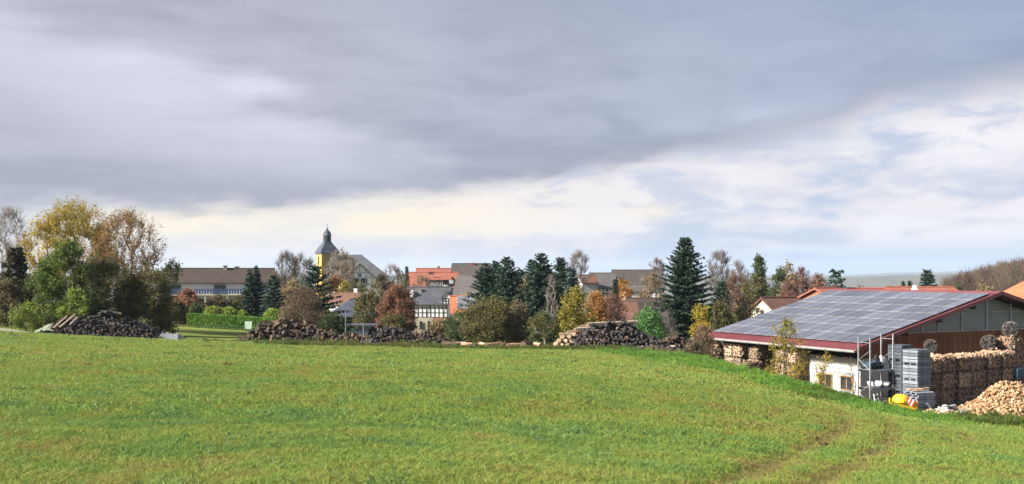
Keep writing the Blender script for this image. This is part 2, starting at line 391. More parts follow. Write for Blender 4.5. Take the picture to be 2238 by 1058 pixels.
TP = []   # (X, Y, Z) survey points of the land
def tp(px, Y, z): TP.append(((px-CX)/F*Y, Y, z))
for px, Y, z in [(-700, 10, -2.0), (0, 10, -2.1), (1119, 10.3, -2.12), (1700, 12.9, -2.68), (2238, 15, -3.12), (3000, 15, -3.3),
                 (0, 25, -2.55), (600, 25, -2.75), (1119, 25, -2.85), (1700, 25, -3.6), (1600, 36, -4.0), (1850, 30, -4.12), (1950, 30, -4.45), (2050, 30, -4.65), (2050, 34, -5.08), (2238, 30, -4.75), (2238, 22, -3.95), (2700, 24, -4.2),
                 (0, 45, -3.15), (500, 45, -3.6), (1000, 45, -3.85), (1400, 45, -4.0),
                 (-500, 66, -3.3), (0, 66, -3.75), (100, 72, -4.3), (380, 72, -4.68), (0, 76, -4.0), (530, 70, -4.78), (750, 68, -4.72), (1000, 66, -4.86), (1200, 64, -4.80),
                 (450, 105, -5.6), (0, 100, -4.3), (200, 110, -5.0), (750, 100, -6.1), (950, 100, -6.5), (1200, 90, -6.2), (1080, 75, -5.3),
                 (940, 150, -8.8), (480, 165, -5.5), (700, 150, -7.0), (1200, 150, -7.5), (1350, 130, -7.2), (1480, 110, -7.2),
                 (1340, 67, -4.85), (1460, 67, -5.1), (1400, 56, -4.45), (1550, 50, -4.55), (1700, 46, -4.83), (1850, 42, -5.12), (1950, 40, -5.42), (2050, 39, -5.58), (2238, 38, -5.58), (2700, 35, -5.4),
                 (1600, 100, -7.8), (1900, 100, -8.2), (2238, 90, -8.0), (2700, 80, -7.6), (1700, 135, -8.8), (2100, 150, -10.0),
                 (0, 200, -4.5), (500, 230, -5.0), (900, 240, -5.6), (1300, 230, -7.0), (1700, 230, -11), (2100, 230, -12.5)]:
    tp(px, Y, z)
TP += [(0, 0, -1.65), (-12, 0, -1.6), (12, 0, -1.75), (0, -20, -1.0), (-40, -30, -.2), (40, -30, -1.6), (-60, 20, -2.0), (60, 10, -3.4), (0, -80, 1.0), (-120, 40, -1.5), (110, 20, -5)]
TP = np.array(TP)

def _U(r2): return .5 * r2 * np.log(r2 + 1e-9)
def _fit():
    n = len(TP); A = np.zeros((n+3, n+3)); q = TP[:, :2] / 50
    d2 = ((q[:, None]-q[None])**2).sum(-1)
    A[:n, :n] = _U(d2) + np.eye(n)*.004
    A[:n, n] = 1; A[:n, n+1:] = q; A[n:, :n] = A[:n, n:].T
    return q, np.linalg.solve(A, np.concatenate([TP[:, 2], np.zeros(3)]))
TQ, TW = _fit()
_tab = rng.random((256, 256))
def vnoise(x, y):
    x = np.asarray(x, float); y = np.asarray(y, float)
    xi = np.floor(x).astype(int); yi = np.floor(y).astype(int); fx = x-xi; fy = y-yi
    fx = fx*fx*(3-2*fx); fy = fy*fy*(3-2*fy); g = lambda a, b: _tab[a & 255, b & 255]
    return (g(xi, yi)*(1-fx)+g(xi+1, yi)*fx)*(1-fy) + (g(xi, yi+1)*(1-fx)+g(xi+1, yi+1)*fx)*fy
def fbm(x, y, o=4):
    s = 0; a = .5; t = 0
    for i in range(o): s = s+a*vnoise(x*2**i+17.3*i, y*2**i+9.1*i); t += a; a *= .55
    return s/t
def sstep(x, a, b): t = np.clip((x-a)/(b-a), 0, 1); return t*t*(3-2*t)

# crest of the meadow above the yard, in plan
CREST = np.array([((px-CX)/F*Y, Y) for px, Y in [(1380, 62), (1480, 54), (1550, 50), (1700, 46), (1850, 42), (1950, 40), (2050, 39), (2238, 38), (2800, 36)]])
def seg_dist(x, y, L):
    """distance to a polyline, sign + on its left side when walking along it"""
    best = np.full(np.shape(x), 1e9); sg = np.zeros(np.shape(x))
    for (ax, ay), (bx, by) in zip(L[:-1], L[1:]):
        vx, vy = bx-ax, by-ay; t = np.clip(((x-ax)*vx+(y-ay)*vy)/(vx*vx+vy*vy), 0, 1)
        d = np.hypot(x-ax-t*vx, y-ay-t*vy); c = vx*(y-ay)-vy*(x-ax)
        m = d < best; best = np.where(m, d, best); sg = np.where(m, np.sign(c), sg)
    return best*sg
YARD_Z = -7.6
def ground(x, y, fine=True):
    x = np.asarray(x, float); y = np.asarray(y, float)
    q = np.stack([x, y], -1)/50
    d2 = ((q[..., None, :]-TQ)**2).sum(-1)
    n = len(TQ); z = (_U(d2)*TW[:n]).sum(-1)+TW[n]+q[..., 0]*TW[n+1]+q[..., 1]*TW[n+2]
    r = np.hypot(x, y)
    azm = np.degrees(np.arctan2(x, y))
    far = np.clip(-8 - np.clip(r-250, 0, None)*.030, -62, 0)
    z = z*(1-sstep(r, 170, 330))+far*sstep(r, 170, 330)
    d = seg_dist(x, y, CREST)
    yard = sstep(d, .3, 7.5)*sstep(x, 10, 16)*sstep(y, 100, 84)*sstep(x, 62, 48)
    z = z*(1-yard)+YARD_Z*yard
    if fine:
        k = sstep(r, 3, 12)*(1-sstep(r, 120, 250))*(1-yard)
        z = z+k*((fbm(x*.16, y*.16, 3)-.5)*.16+(fbm(x*.9+40, y*.9, 3)-.5)*.055)
        b = np.exp(-((d-.2)/1.3)**2)*sstep(x, 3, 8)                 # grassy lip of the bank
        z = z+b*(fbm(x*.7, y*.7+30, 3)-.4)*.28
    return z
def gz(x, y): return float(ground(np.array([x]), np.array([y]))[0])
def hit(px, py):
    """where the line of sight through a photograph pixel meets the land"""
    Y = np.linspace(5, 120, 1200); Xs = (px-CX)/F*Y; zr = (HZ-py)/F*Y
    i = np.argmax(ground(Xs, Y, False) >= zr); return np.array([Xs[i], Y[i]])

RUTS = [[(1500, 1075), (1600, 1045), (1700, 1003), (1800, 958), (1850, 925), (1835, 898), (1770, 868), (1690, 848), (1600, 828), (1500, 812)],
        [(1700, 1090), (1790, 1050), (1880, 1005), (1945, 960), (1950, 932), (1900, 905), (1800, 876), (1700, 856), (1610, 836)]]
RUTS = [np.array([hit(*p) for p in R]) for R in RUTS]
def smooth_line(L, k=8):
    o = []
    for i in range(len(L)-1):
        p0, p1, p2, p3 = L[max(i-1, 0)], L[i], L[i+1], L[min(i+2, len(L)-1)]
        for t in np.linspace(0, 1, k, endpoint=False):
            o.append(.5*((2*p1)+(-p0+p2)*t+(2*p0-5*p1+4*p2-p3)*t*t+(-p0+3*p1-3*p2+p3)*t**3))
    return np.array(o+[L[-1]])
RUTS = [smooth_line(R) for R in RUTS]
def rut_mask(x, y):
    m = 0
    for R in RUTS:
        d = np.abs(seg_dist(x, y, R)); m = np.maximum(m, np.exp(-(d/.34)**2))
    return m*np.clip(.5+.9*fbm(x*.5+3, y*.5, 3), 0, 1)
def lush_mask(x, y):
    d = seg_dist(x, y, CREST); wd = np.interp(x, [8, 20, 30], [2.6, 3.2, 4.5])
    a = np.interp(y, [36, 62, 66], [1, 1, 1])*sstep(x, 2, 6)
    return a*sstep(d, -wd-.9, -wd*.55+(fbm(x*.6, y*.6)-.5)*3.2)*(1-sstep(d, 3, 6))
TRACK = np.array([((px-CX)/F*(Y-1.2), Y-1.2) for px, Y in [(-900, 80), (-300, 76.5), (0, 74.5), (100, 72.3), (250, 70.8), (390, 70.6), (480, 70.5)]])
def track_mask(x, y):
    d = np.abs(seg_dist(x, y, TRACK)); return (1-sstep(d, 1.5, 2.1))*(1-sstep(x, -22, -18))
def patch_tint(x, y):
    """0 dry and brownish .. 1 deep green; patches of the meadow"""
    a = fbm(x*.12+5, y*.12+2, 3); b = fbm(x*.45, y*.45+60, 4); c = fbm(x*1.7+9, y*1.7, 3)
    near = np.clip((26-y)/18, 0, 1)
    return np.clip(.5+(a-.5)*.35+(b-.5)*.5+(c-.5)*.95-.03+.08*near, 0, 1)

# polar sheet of land: fine in front, coarse behind, out to the horizon
azs = np.unique(np.concatenate([np.linspace(-180, -40, 40), np.linspace(-40, 40, 330), np.linspace(40, 180, 40)]))[:-1]
rs = np.concatenate([np.geomspace(1.0, 8, 20)[:-1], np.geomspace(8, 130, 250)[:-1], np.geomspace(130, 16000, 90)])
AZ, RR = np.meshgrid(np.radians(azs), rs)
GX, GY = RR*np.sin(AZ), RR*np.cos(AZ)
GZ = ground(GX, GY)
rm = rut_mask(GX, GY); GZ = GZ-.07*rm
V = np.stack([GX, GY, GZ], -1).reshape(-1, 3)
na, nr = len(azs), len(rs)
ii, jj = np.meshgrid(np.arange(nr-1), np.arange(na), indexing='ij'); j2 = (jj+1) % na
Q = np.stack([ii*na+jj, (ii+1)*na+jj, (ii+1)*na+j2, ii*na+j2], -1).reshape(-1, 4)
V = np.concatenate([V, [[0, 0, gz(0, 0)]]]); cidx = len(V)-1
fan = np.stack([np.full(na, cidx), np.arange(na), (np.arange(na)+1) % na, (np.arange(na)+1) % na], -1)

gm = bpy.data.materials.new('meadow_ground'); gm.use_nodes = True
t = NT(gm.node_tree); bs = t.n['Principled BSDF']
def attr(n): a = t.n.new('ShaderNodeAttribute'); a.attribute_name = n; return a.outputs['Fac']
tc = t.n.new('ShaderNodeTexCoord'); ob = tc.outputs['Object']
GRASS = [(0, (.18, .135, .055)), (.24, (.215, .212, .052)), (.5, (.185, .245, .045)), (.75, (.14, .222, .046)), (1, (.085, .155, .05))]
f = t.add(attr('tint'), t.mul(t.sub(t.noise(ob, 5.0, 6, .7), .5), .55))
base = t.ramp(f, GRASS)
base = t.mix(t.mul(attr('lush'), .9), base, t.ramp(t.noise(ob, 3, 5, .65), [(.3, (.035, .10, .016)), (.6, (.085, .19, .022)), (.8, (.13, .22, .03))]))
base = t.mix(t.mul(attr('soil'), .85), base, t.ramp(t.noise(ob, 4, 6, .7), [(.3, (.075, .062, .028)), (.55, (.17, .14, .055)), (.75, (.15, .16, .04))]))
base = t.mix(attr('track'), base, t.ramp(t.noise(ob, 2, 6, .7), [(.3, (.22, .195, .16)), (.7, (.36, .33, .28))]))
base = t.mix(attr('yard'), base, t.ramp(t.noise(ob, .6, 6, .7), [(.3, (.06, .05, .04)), (.6, (.13, .11, .085)), (.8, (.20, .17, .13))]))
farc = t.ramp(t.noise(t.vmul(ob, (.006, .002, 0)), 1.0, 6, .65), [(.35, (.035, .036, .024)), (.5, (.07, .068, .035)), (.6, (.055, .042, .032)), (.72, (.085, .08, .055))])
base = t.mix(attr('far'), base, farc)
base = t.mix(t.mul(attr('litter'), 1.0), base, t.ramp(t.noise(ob, .25, 6, .7), [(.3, (.035, .045, .015)), (.55, (.09, .10, .025)), (.75, (.12, .085, .045))]))
t.put(bs.inputs['Base Color'], base); bs.inputs['Roughness'].default_value = .95; bs.inputs['Specular IOR Level'].default_value = .1
b = t.n.new('ShaderNodeBump'); b.inputs['Strength'].default_value = .6; b.inputs['Distance'].default_value = .08
t.put(b.inputs['Height'], t.noise(ob, 7.0, 7, .7)); t.put(bs.inputs['Normal'], b.outputs[0])
me = mesh_np('meadow', V, np.concatenate([Q, fan]), gm, smooth=True)
def vattr(n, a):
    at_ = me.attributes.new(n, 'FLOAT', 'POINT'); at_.data.foreach_set('value', np.append(a.reshape(-1), 0).astype(np.float32))
R_ = np.hypot(GX, GY); crest_d = seg_dist(GX, GY, CREST)
vattr('tint', patch_tint(GX, GY)); vattr('soil', rm); vattr('lush', lush_mask(GX, GY)); vattr('track', track_mask(GX, GY))
vattr('yard', sstep(crest_d, 4.5, 7)*sstep(GX, 13, 17)*sstep(GY, 92, 80)*sstep(GX, 62, 50))
vattr('far', sstep(R_, 220, 420)); vattr('litter', sstep(GY, 74, 86)*(1-sstep(R_, 220, 420))*(1-.8*np.exp(-((GX+32)/9)**2)*(GY < 104)))
tag(link('meadow', me), kind='structure')

# ------------------------------------------------------------------ grass (geometry nodes: tufts stand on scattered points)
def tuft(rad, n, h, wd, seed, bend=.5):
    r = np.random.default_rng(seed); V = []; Fq = []; T = []
    for i in range(n):
        a = r.random()*2*math.pi; d = rad*math.sqrt(r.random()); x, y = d*math.cos(a), d*math.sin(a)
        b = r.random()*2*math.pi; hh = h*(.5+.7*r.random()); w2 = wd*(.6+.8*r.random())/2
        lx, ly = math.cos(b)*hh*bend*r.random(), math.sin(b)*hh*bend*r.random()
        c = r.random()*math.pi; ux, uy = math.cos(c)*w2, math.sin(c)*w2
        k = len(V)
        V += [(x-ux, y-uy, -.02), (x+ux, y+uy, -.02), (x+lx*.35+ux*.8, y+ly*.35+uy*.8, hh*.6), (x+lx*.35-ux*.8, y+ly*.35-uy*.8, hh*.6),
              (x+lx+ux*.12, y+ly+uy*.12, hh), (x+lx-ux*.12, y+ly-uy*.12, hh)]
        Fq += [(k, k+1, k+2, k+3), (k+3, k+2, k+4, k+5)]; tt = r.random(); T += [tt, tt]
    return np.array(V), np.array(Fq), np.array(T)

def grass_object(name, tufts, pts, tint, pick, scl, material):
    Vs, Fs, Ts, ids = [], [], [], []; off = 0
    for i, (a, b_, c_) in enumerate(tufts):
        Vs.append(a); Fs.append(b_+off); Ts.append(c_); ids.append(np.full(len(a), i+1)); off += len(a)
    n = len(pts); Vs.append(pts); ids.append(np.zeros(n)); allV = np.concatenate(Vs)
    me = mesh_np(name, allV, np.concatenate(Fs), material)
    def A(nm, tp_, dom, arr): a = me.attributes.new(nm, tp_, dom); a.data.foreach_set('value' if tp_ != 'FLOAT_VECTOR' else 'vector', arr)
    A('blade', 'FLOAT', 'FACE', np.concatenate(Ts).astype(np.float32))
    A('tuft_id', 'INT', 'POINT', np.concatenate(ids).astype(np.int32))
    pad = lambda arr: np.concatenate([np.zeros(off), arr])
    A('ptint', 'FLOAT', 'POINT', pad(tint).astype(np.float32)); A('pick', 'INT', 'POINT', pad(pick).astype(np.int32))
    A('scl', 'FLOAT', 'POINT', pad(scl).astype(np.float32)); A('spin', 'FLOAT', 'POINT', (rng.random(len(allV))*6.283).astype(np.float32))
    o = link(name, me)
    g = bpy.data.node_groups.new(name + '_scatter', 'GeometryNodeTree')
    g.interface.new_socket('Geometry', in_out='INPUT', socket_type='NodeSocketGeometry')
    g.interface.new_socket('Geometry', in_out='OUTPUT', socket_type='NodeSocketGeometry')
    N, L = g.nodes, g.links
    gi, go = N.new('NodeGroupInput'), N.new('NodeGroupOutput')
    def na_(nm, ty): a = N.new('GeometryNodeInputNamedAttribute'); a.data_type = ty; a.inputs[0].default_value = nm; return a.outputs[0]
    def eq(k):
        c = N.new('FunctionNodeCompare'); c.data_type = 'INT'; c.operation = 'EQUAL'
        ins = [s_ for s_ in c.inputs if s_.type == 'INT' and s_.enabled]
        L.new(na_('tuft_id', 'INT'), ins[0]); ins[1].default_value = k; return c.outputs[0]
    def sep(k):
        s_ = N.new('GeometryNodeSeparateGeometry'); s_.domain = 'POINT'; L.new(gi.outputs[0], s_.inputs[0]); L.new(eq(k), s_.inputs[1]); return s_.outputs[0]
    g2i = N.new('GeometryNodeGeometryToInstance')
    for i in reversed(range(len(tufts))): L.new(sep(i+1), g2i.inputs[0])
    m2p = N.new('GeometryNodeMeshToPoints'); L.new(sep(0), m2p.inputs[0])
    iop = N.new('GeometryNodeInstanceOnPoints')
    L.new(m2p.outputs[0], iop.inputs['Points']); L.new(g2i.outputs[0], iop.inputs['Instance']); iop.inputs['Pick Instance'].default_value = True
    L.new(na_('pick', 'INT'), iop.inputs['Instance Index'])
    cv = N.new('ShaderNodeCombineXYZ'); L.new(na_('spin', 'FLOAT'), cv.inputs[2])
    try: L.new(cv.outputs[0], iop.inputs['Rotation'])
    except Exception: pass
    L.new(na_('scl', 'FLOAT'), iop.inputs['Scale'])
    L.new(iop.outputs[0], go.inputs[0])
    md = o.modifiers.new('scatter', 'NODES'); md.node_group = g
    return o

def grass_mat(name, stops):
    m = bpy.data.materials.new(name); m.use_nodes = True
    t = NT(m.node_tree); bs = t.n['Principled BSDF']; o = t.n['Material Output']
    a = t.n.new('ShaderNodeAttribute'); a.attribute_name = 'ptint'; a.attribute_type = 'INSTANCER'
    b = t.n.new('ShaderNodeAttribute'); b.attribute_name = 'blade'
    c = t.ramp(t.add(a.outputs['Fac'], t.mul(t.sub(b.outputs['Fac'], .5), .42)), stops)
    t.put(bs.inputs['Base Color'], c); bs.inputs['Roughness'].default_value = .6; bs.inputs['Specular IOR Level'].default_value = .25
    tr = t.n.new('ShaderNodeBsdfTranslucent'); t.put(tr.inputs[0], c)
    mx = t.n.new('ShaderNodeMixShader'); mx.inputs[0].default_value = .4
    t.l.new(bs.outputs[0], mx.inputs[1]); t.l.new(tr.outputs[0], mx.inputs[2]); t.l.new(mx.outputs[0], o.inputs[0]); return m
GB = [(p, tuple(1.18*x for x in c)) for p, c in GRASS]
M['grass'] = grass_mat('grass_blades', GB)
M['grass_lush'] = grass_mat('lush_blades', [(0, (.14, .16, .03)), (.3, (.07, .17, .027)), (.6, (.115, .25, .035)), (1, (.19, .29, .045))])
M['weeds'] = grass_mat('weed_blades', [(0, (.16, .10, .04)), (.4, (.10, .10, .025)), (.7, (.06, .10, .02)), (1, (.13, .16, .04))])

def scatter(n_try, Y0, Y1, px0=-60, px1=2300):
    Y = np.sqrt(rng.random(n_try)*(Y1**2-Y0**2)+Y0**2); px = px0+rng.random(n_try)*(px1-px0)
    return (px-CX)/F*Y, Y
px_, py_, tt_, pk_, sc_ = [], [], [], [], []
for (n, a, b_, kinds, s0) in [(30000, 8.5, 17, (0, 1), 1.0), (34000, 17, 33, (2, 3), 1.0), (36000, 33, 76, (4, 5), 1.0)]:
    x, y = scatter(n, a, b_)
    d = seg_dist(x, y, CREST); rmk = rut_mask(x, y)
    keep = (lush_mask(x, y) < .5) & (d < 1.0) & (rng.random(n) > rmk*.8) & (track_mask(x, y) < .3) & ~((x > 2) & (y > 64))
    x, y, rmk = x[keep], y[keep], rmk[keep]; m = len(x)
    px_.append(x); py_.append(y); tt_.append(np.clip(patch_tint(x, y)-.5*rmk+(rng.random(m)-.5)*.15, 0, 1))
    dk = rng.random(m) < .035; tt_[-1] = np.where(dk, np.clip(tt_[-1]+.45, 0, 1.1), tt_[-1]); pk_.append(rng.integers(kinds[0], kinds[1]+1, m)); sc_.append(s0*np.where(dk, 1.55, 1)*(.55+.75*rng.random(m))*(.75+.7*fbm(x*.5, y*.5+11, 3))*(1-.5*rmk))
X, Y = np.concatenate(px_), np.concatenate(py_)
o = grass_object('meadow_grass', [tuft(.11, 26, .050, .007, 1, 2.0), tuft(.13, 26, .040, .008, 2, 2.6), tuft(.18, 30, .055, .012, 3, 2.2), tuft(.20, 30, .045, .013, 4, 2.8), tuft(.36, 40, .06, .022, 5, 2.2), tuft(.36, 40, .05, .024, 6, 2.8)],
                 np.stack([X, Y, ground(X, Y)-.05*rut_mask(X, Y)], -1), np.concatenate(tt_), np.concatenate(pk_), np.concatenate(sc_), M['grass'])
tag(o, 'short bright green meadow grass covering the sloping field in the foreground', 'grass', kind='stuff')
# tall lush grass along the lip of the bank
n = 15000; x, y = scatter(n, 33, 70, 1180, 2330); d = seg_dist(x, y, CREST)
keep = (lush_mask(x, y) > rng.random(n)*.9+.05) & (d < 3); x, y = x[keep], y[keep]; m = len(x)
o = grass_object('bank_grass', [tuft(.30, 46, .17, .022, 11, 1.6), tuft(.34, 46, .14, .026, 12, 2.0), tuft(.22, 34, .25, .02, 13, 1.2)],
                 np.stack([x, y, ground(x, y)], -1), np.clip(-.25+1.6*fbm(x*.8, y*.8+5, 3)+(rng.random(m)-.5)*.2, 0, 1), rng.integers(0, 3, m), (.45+.6*rng.random(m))*(.2+1.5*fbm(x*.55+7, y*.55, 3)), M['grass_lush'])
tag(o, 'tall lush deep green grass growing along the bank above the wood yard', 'grass', kind='stuff')
# rough weeds: in front of the logs, on the earth ledge and at the right end of the bank
n = 16000; x, y = scatter(n, 36, 74, -40, 2320); d = seg_dist(x, y, CREST); px = x/y*F+CX
zone = ((px > 2090) & (d > -2.5) & (d < 5)) | ((px < 1230) & (y > 62.5) & (y < 66.5) & (px > 560)) | ((px > 1200) & (px < 1560) & (y > 61) & (y < 68))
keep = zone & (rng.random(n) < .75); x, y = x[keep], y[keep]; m = len(x); px = x/y*F+CX
o = grass_object('rough_weeds', [tuft(.25, 36, .30, .03, 21, .9), tuft(.32, 40, .22, .03, 22, 1.2)],
                 np.stack([x, y, ground(x, y)], -1), np.clip(fbm(x*.4, y*.4+5, 3)*1.1+(rng.random(m)-.5)*.3, 0, 1), rng.integers(0, 2, m), (.5+.6*rng.random(m))*np.where(px > 2090, 1.15, 1.0), M['weeds'])
tag(o, 'rough brown and green weeds at the foot of the log piles and the end of the bank', 'weeds', kind='stuff')

# dock and thistle tufts standing here and there in the short grass
n = 330; x, y = scatter(n, 9, 62); d = seg_dist(x, y, CREST); keep = (d < -3) & ~((x > 2) & (y > 60)) & (fbm(x*.25, y*.25+80, 3) > .5); x, y = x[keep], y[keep]; m = len(x)
M['dock'] = grass_mat('dock_leaves', [(0, (.12, .08, .035)), (.4, (.07, .085, .027)), (.7, (.065, .115, .03)), (1, (.10, .15, .04))])
o = grass_object('meadow_weeds', [tuft(.10, 16, .10, .04, 31, 2.2), tuft(.14, 20, .08, .05, 32, 2.8), tuft(.06, 9, .20, .018, 33, .7)],
                 np.stack([x, y, ground(x, y)], -1), rng.random(m), rng.integers(0, 3, m), (.35+.5*rng.random(m))*(.8+y/55), M['dock'])
tag(o, 'scattered dark dock and thistle tufts among the short meadow grass', 'weeds', kind='stuff')

n = 8000; x, y = scatter(n, 64.5, 72.0, -40, 1260); px = x/y*F+CX; keep = (px > 400+60*fbm(x, y)) & (rng.random(n) < sstep(y, 65.5+3*fbm(x*.3, x*0+4, 2), 69.5)*.8) & (fbm(x*.7, y*.5+33, 3) > .5) & (track_mask(x, y) < .2); x, y = x[keep], y[keep]; m = len(x)
o = grass_object('edge_weeds', [tuft(.25, 30, .22, .03, 41, 1.0), tuft(.32, 36, .16, .03, 42, 1.4), tuft(.12, 12, .42, .02, 43, .5)],
                 np.stack([x, y, ground(x, y)], -1), np.clip(fbm(x*.4, y*.4+15, 3)*1.4+.05+(rng.random(m)-.5)*.3, 0, 1), rng.integers(0, 3, m), (.35+.7*rng.random(m)), M['weeds'])
tag(o, 'ragged strip of tall grass and weeds along the far edge of the meadow', 'weeds', kind='stuff')
# ------------------------------------------------------------------ trees and shrubs
def tubes_np(P0, P1, R0, R1, n=4):
    P0, P1 = np.asarray(P0, float), np.asarray(P1, float); R0, R1 = np.asarray(R0, float), np.asarray(R1, float)
    d = P1-P0; d /= np.linalg.norm(d, axis=1, keepdims=True)+1e-9
    ref = np.where(np.abs(d[:, 2:3]) < .8, [[0, 0, 1.]], [[1., 0, 0]])
    a = np.cross(d, ref); a /= np.linalg.norm(a, axis=1, keepdims=True)+1e-9; b = np.cross(d, a)
    th = 2*np.pi*np.arange(n)/n; ca, sa = np.cos(th), np.sin(th)
    ring = a[:, None]*ca[None, :, None]+b[:, None]*sa[None, :, None]
    V = np.concatenate([P0[:, None]+ring*R0[:, None, None], P1[:, None]+ring*R1[:, None, None]], 1)  # m,2n,3
    m = len(P0); base = (np.arange(m)*2*n)[:, None]
    i = np.arange(n); k = (i+1) % n
    Fq = np.stack([i, k, n+k, n+i], -1)[None]+base[:, :, None]
    return V.reshape(-1, 3), Fq.reshape(-1, 4)

def leaf_quads(C, size, r, flat=0.0, aspect=.62):
    m = len(C); u = r.normal(size=(m, 3)); u[:, 2] *= (1-flat); u /= np.linalg.norm(u, axis=1, keepdims=True)+1e-9
    w_ = r.normal(size=(m, 3)); v = np.cross(u, w_); v /= np.linalg.norm(v, axis=1, keepdims=True)+1e-9
    s = (size*(.55+.9*r.random(m)))[:, None]
    V = np.stack([C-u*s*.5, C+v*s*aspect*.5, C+u*s*.5, C-v*s*aspect*.5], 1)
    return V.reshape(-1, 3), np.arange(m*4).reshape(-1, 4)

def skeleton(H, R, h0, nc, shape, seed, lean=0.0, multi=1, up=.35, fill=.45):
    """clump centres inside a crown envelope, joined to the trunk by the nearest branch: nodes, parents, clump ids"""
    r = np.random.default_rng(seed)
    C = []
    tries = 0
    while len(C) < nc and tries < nc*40:
        tries += 1
        z = r.random(); a = r.random()*2*np.pi
        if shape == 'ball': prof = math.sqrt(max(0, 1-(2*z-1)**2))
        elif shape == 'dome': prof = math.sqrt(max(0, 1-z**2.2))*(.75+.25*min(1, z*3))
        elif shape == 'cone': prof = (1-z)**.8*min(1, .35+z*5)
        elif shape == 'column': prof = min(1, .55+z*2.2)*(1-z**3)**.7
        else: prof = min(1, .25+1.5*z)*math.sqrt(max(0, 1-z**3))          # vase
        rr = prof*(fill+(1-fill)*r.random()**.6)
        lob = .9+.2*math.sin(a*3+seed)*math.sin(z*5+seed*1.7)
        if r.random() > .35+.65*rr: continue
        C.append((R*rr*lob*math.cos(a)+lean*z, R*rr*lob*math.sin(a), h0+(H-h0)*z))
    C = np.array(C)
    N = [(0, 0, -.3), (0, 0, 0.0)]; Pn = [-1, 0]
    trunk_top = h0+(H-h0)*up
    for s_ in range(1, 5):
        q = s_/4; N.append((lean*q*.3+(r.random()-.5)*.06*H*.2, (r.random()-.5)*.06*H*.2, trunk_top*q)); Pn.append(len(N)-2)
    if multi > 1:
        for k in range(multi):
            a = 2*np.pi*k/multi+r.random(); N.append((.12*R*math.cos(a), .12*R*math.sin(a), h0*.2+.15)); Pn.append(1)
            N.append((.38*R*math.cos(a), .38*R*math.sin(a), h0+(H-h0)*.3)); Pn.append(len(N)-2)
    base = np.array([0, 0, h0*.6])
    order = np.argsort(np.linalg.norm(C-base, axis=1))
    ids = []
    for k in order:
        c = C[k]; A = np.array(N[1:])
        d = np.linalg.norm(A-c, axis=1); gv = A-np.array(N)[np.array(Pn[1:])]; cs = ((c-A)*gv).sum(1)/(d*np.linalg.norm(gv, axis=1)+1e-6)
        d = d*(1+.75*(1-cs))+np.clip(A[:, 2]-c[2]+.05*H, 0, None)*1.6
        j = int(np.argmin(d))+1; p = np.array(N[j])
        mid = p*.5+c*.5+np.array([0, 0, -.06*np.linalg.norm(c-p)])+r.normal(size=3)*.06*np.linalg.norm(c-p)
        N.append(tuple(mid)); Pn.append(j); N.append(tuple(c)); Pn.append(len(N)-2); ids.append(len(N)-1)
    return np.array(N), np.array(Pn), np.array(ids), r

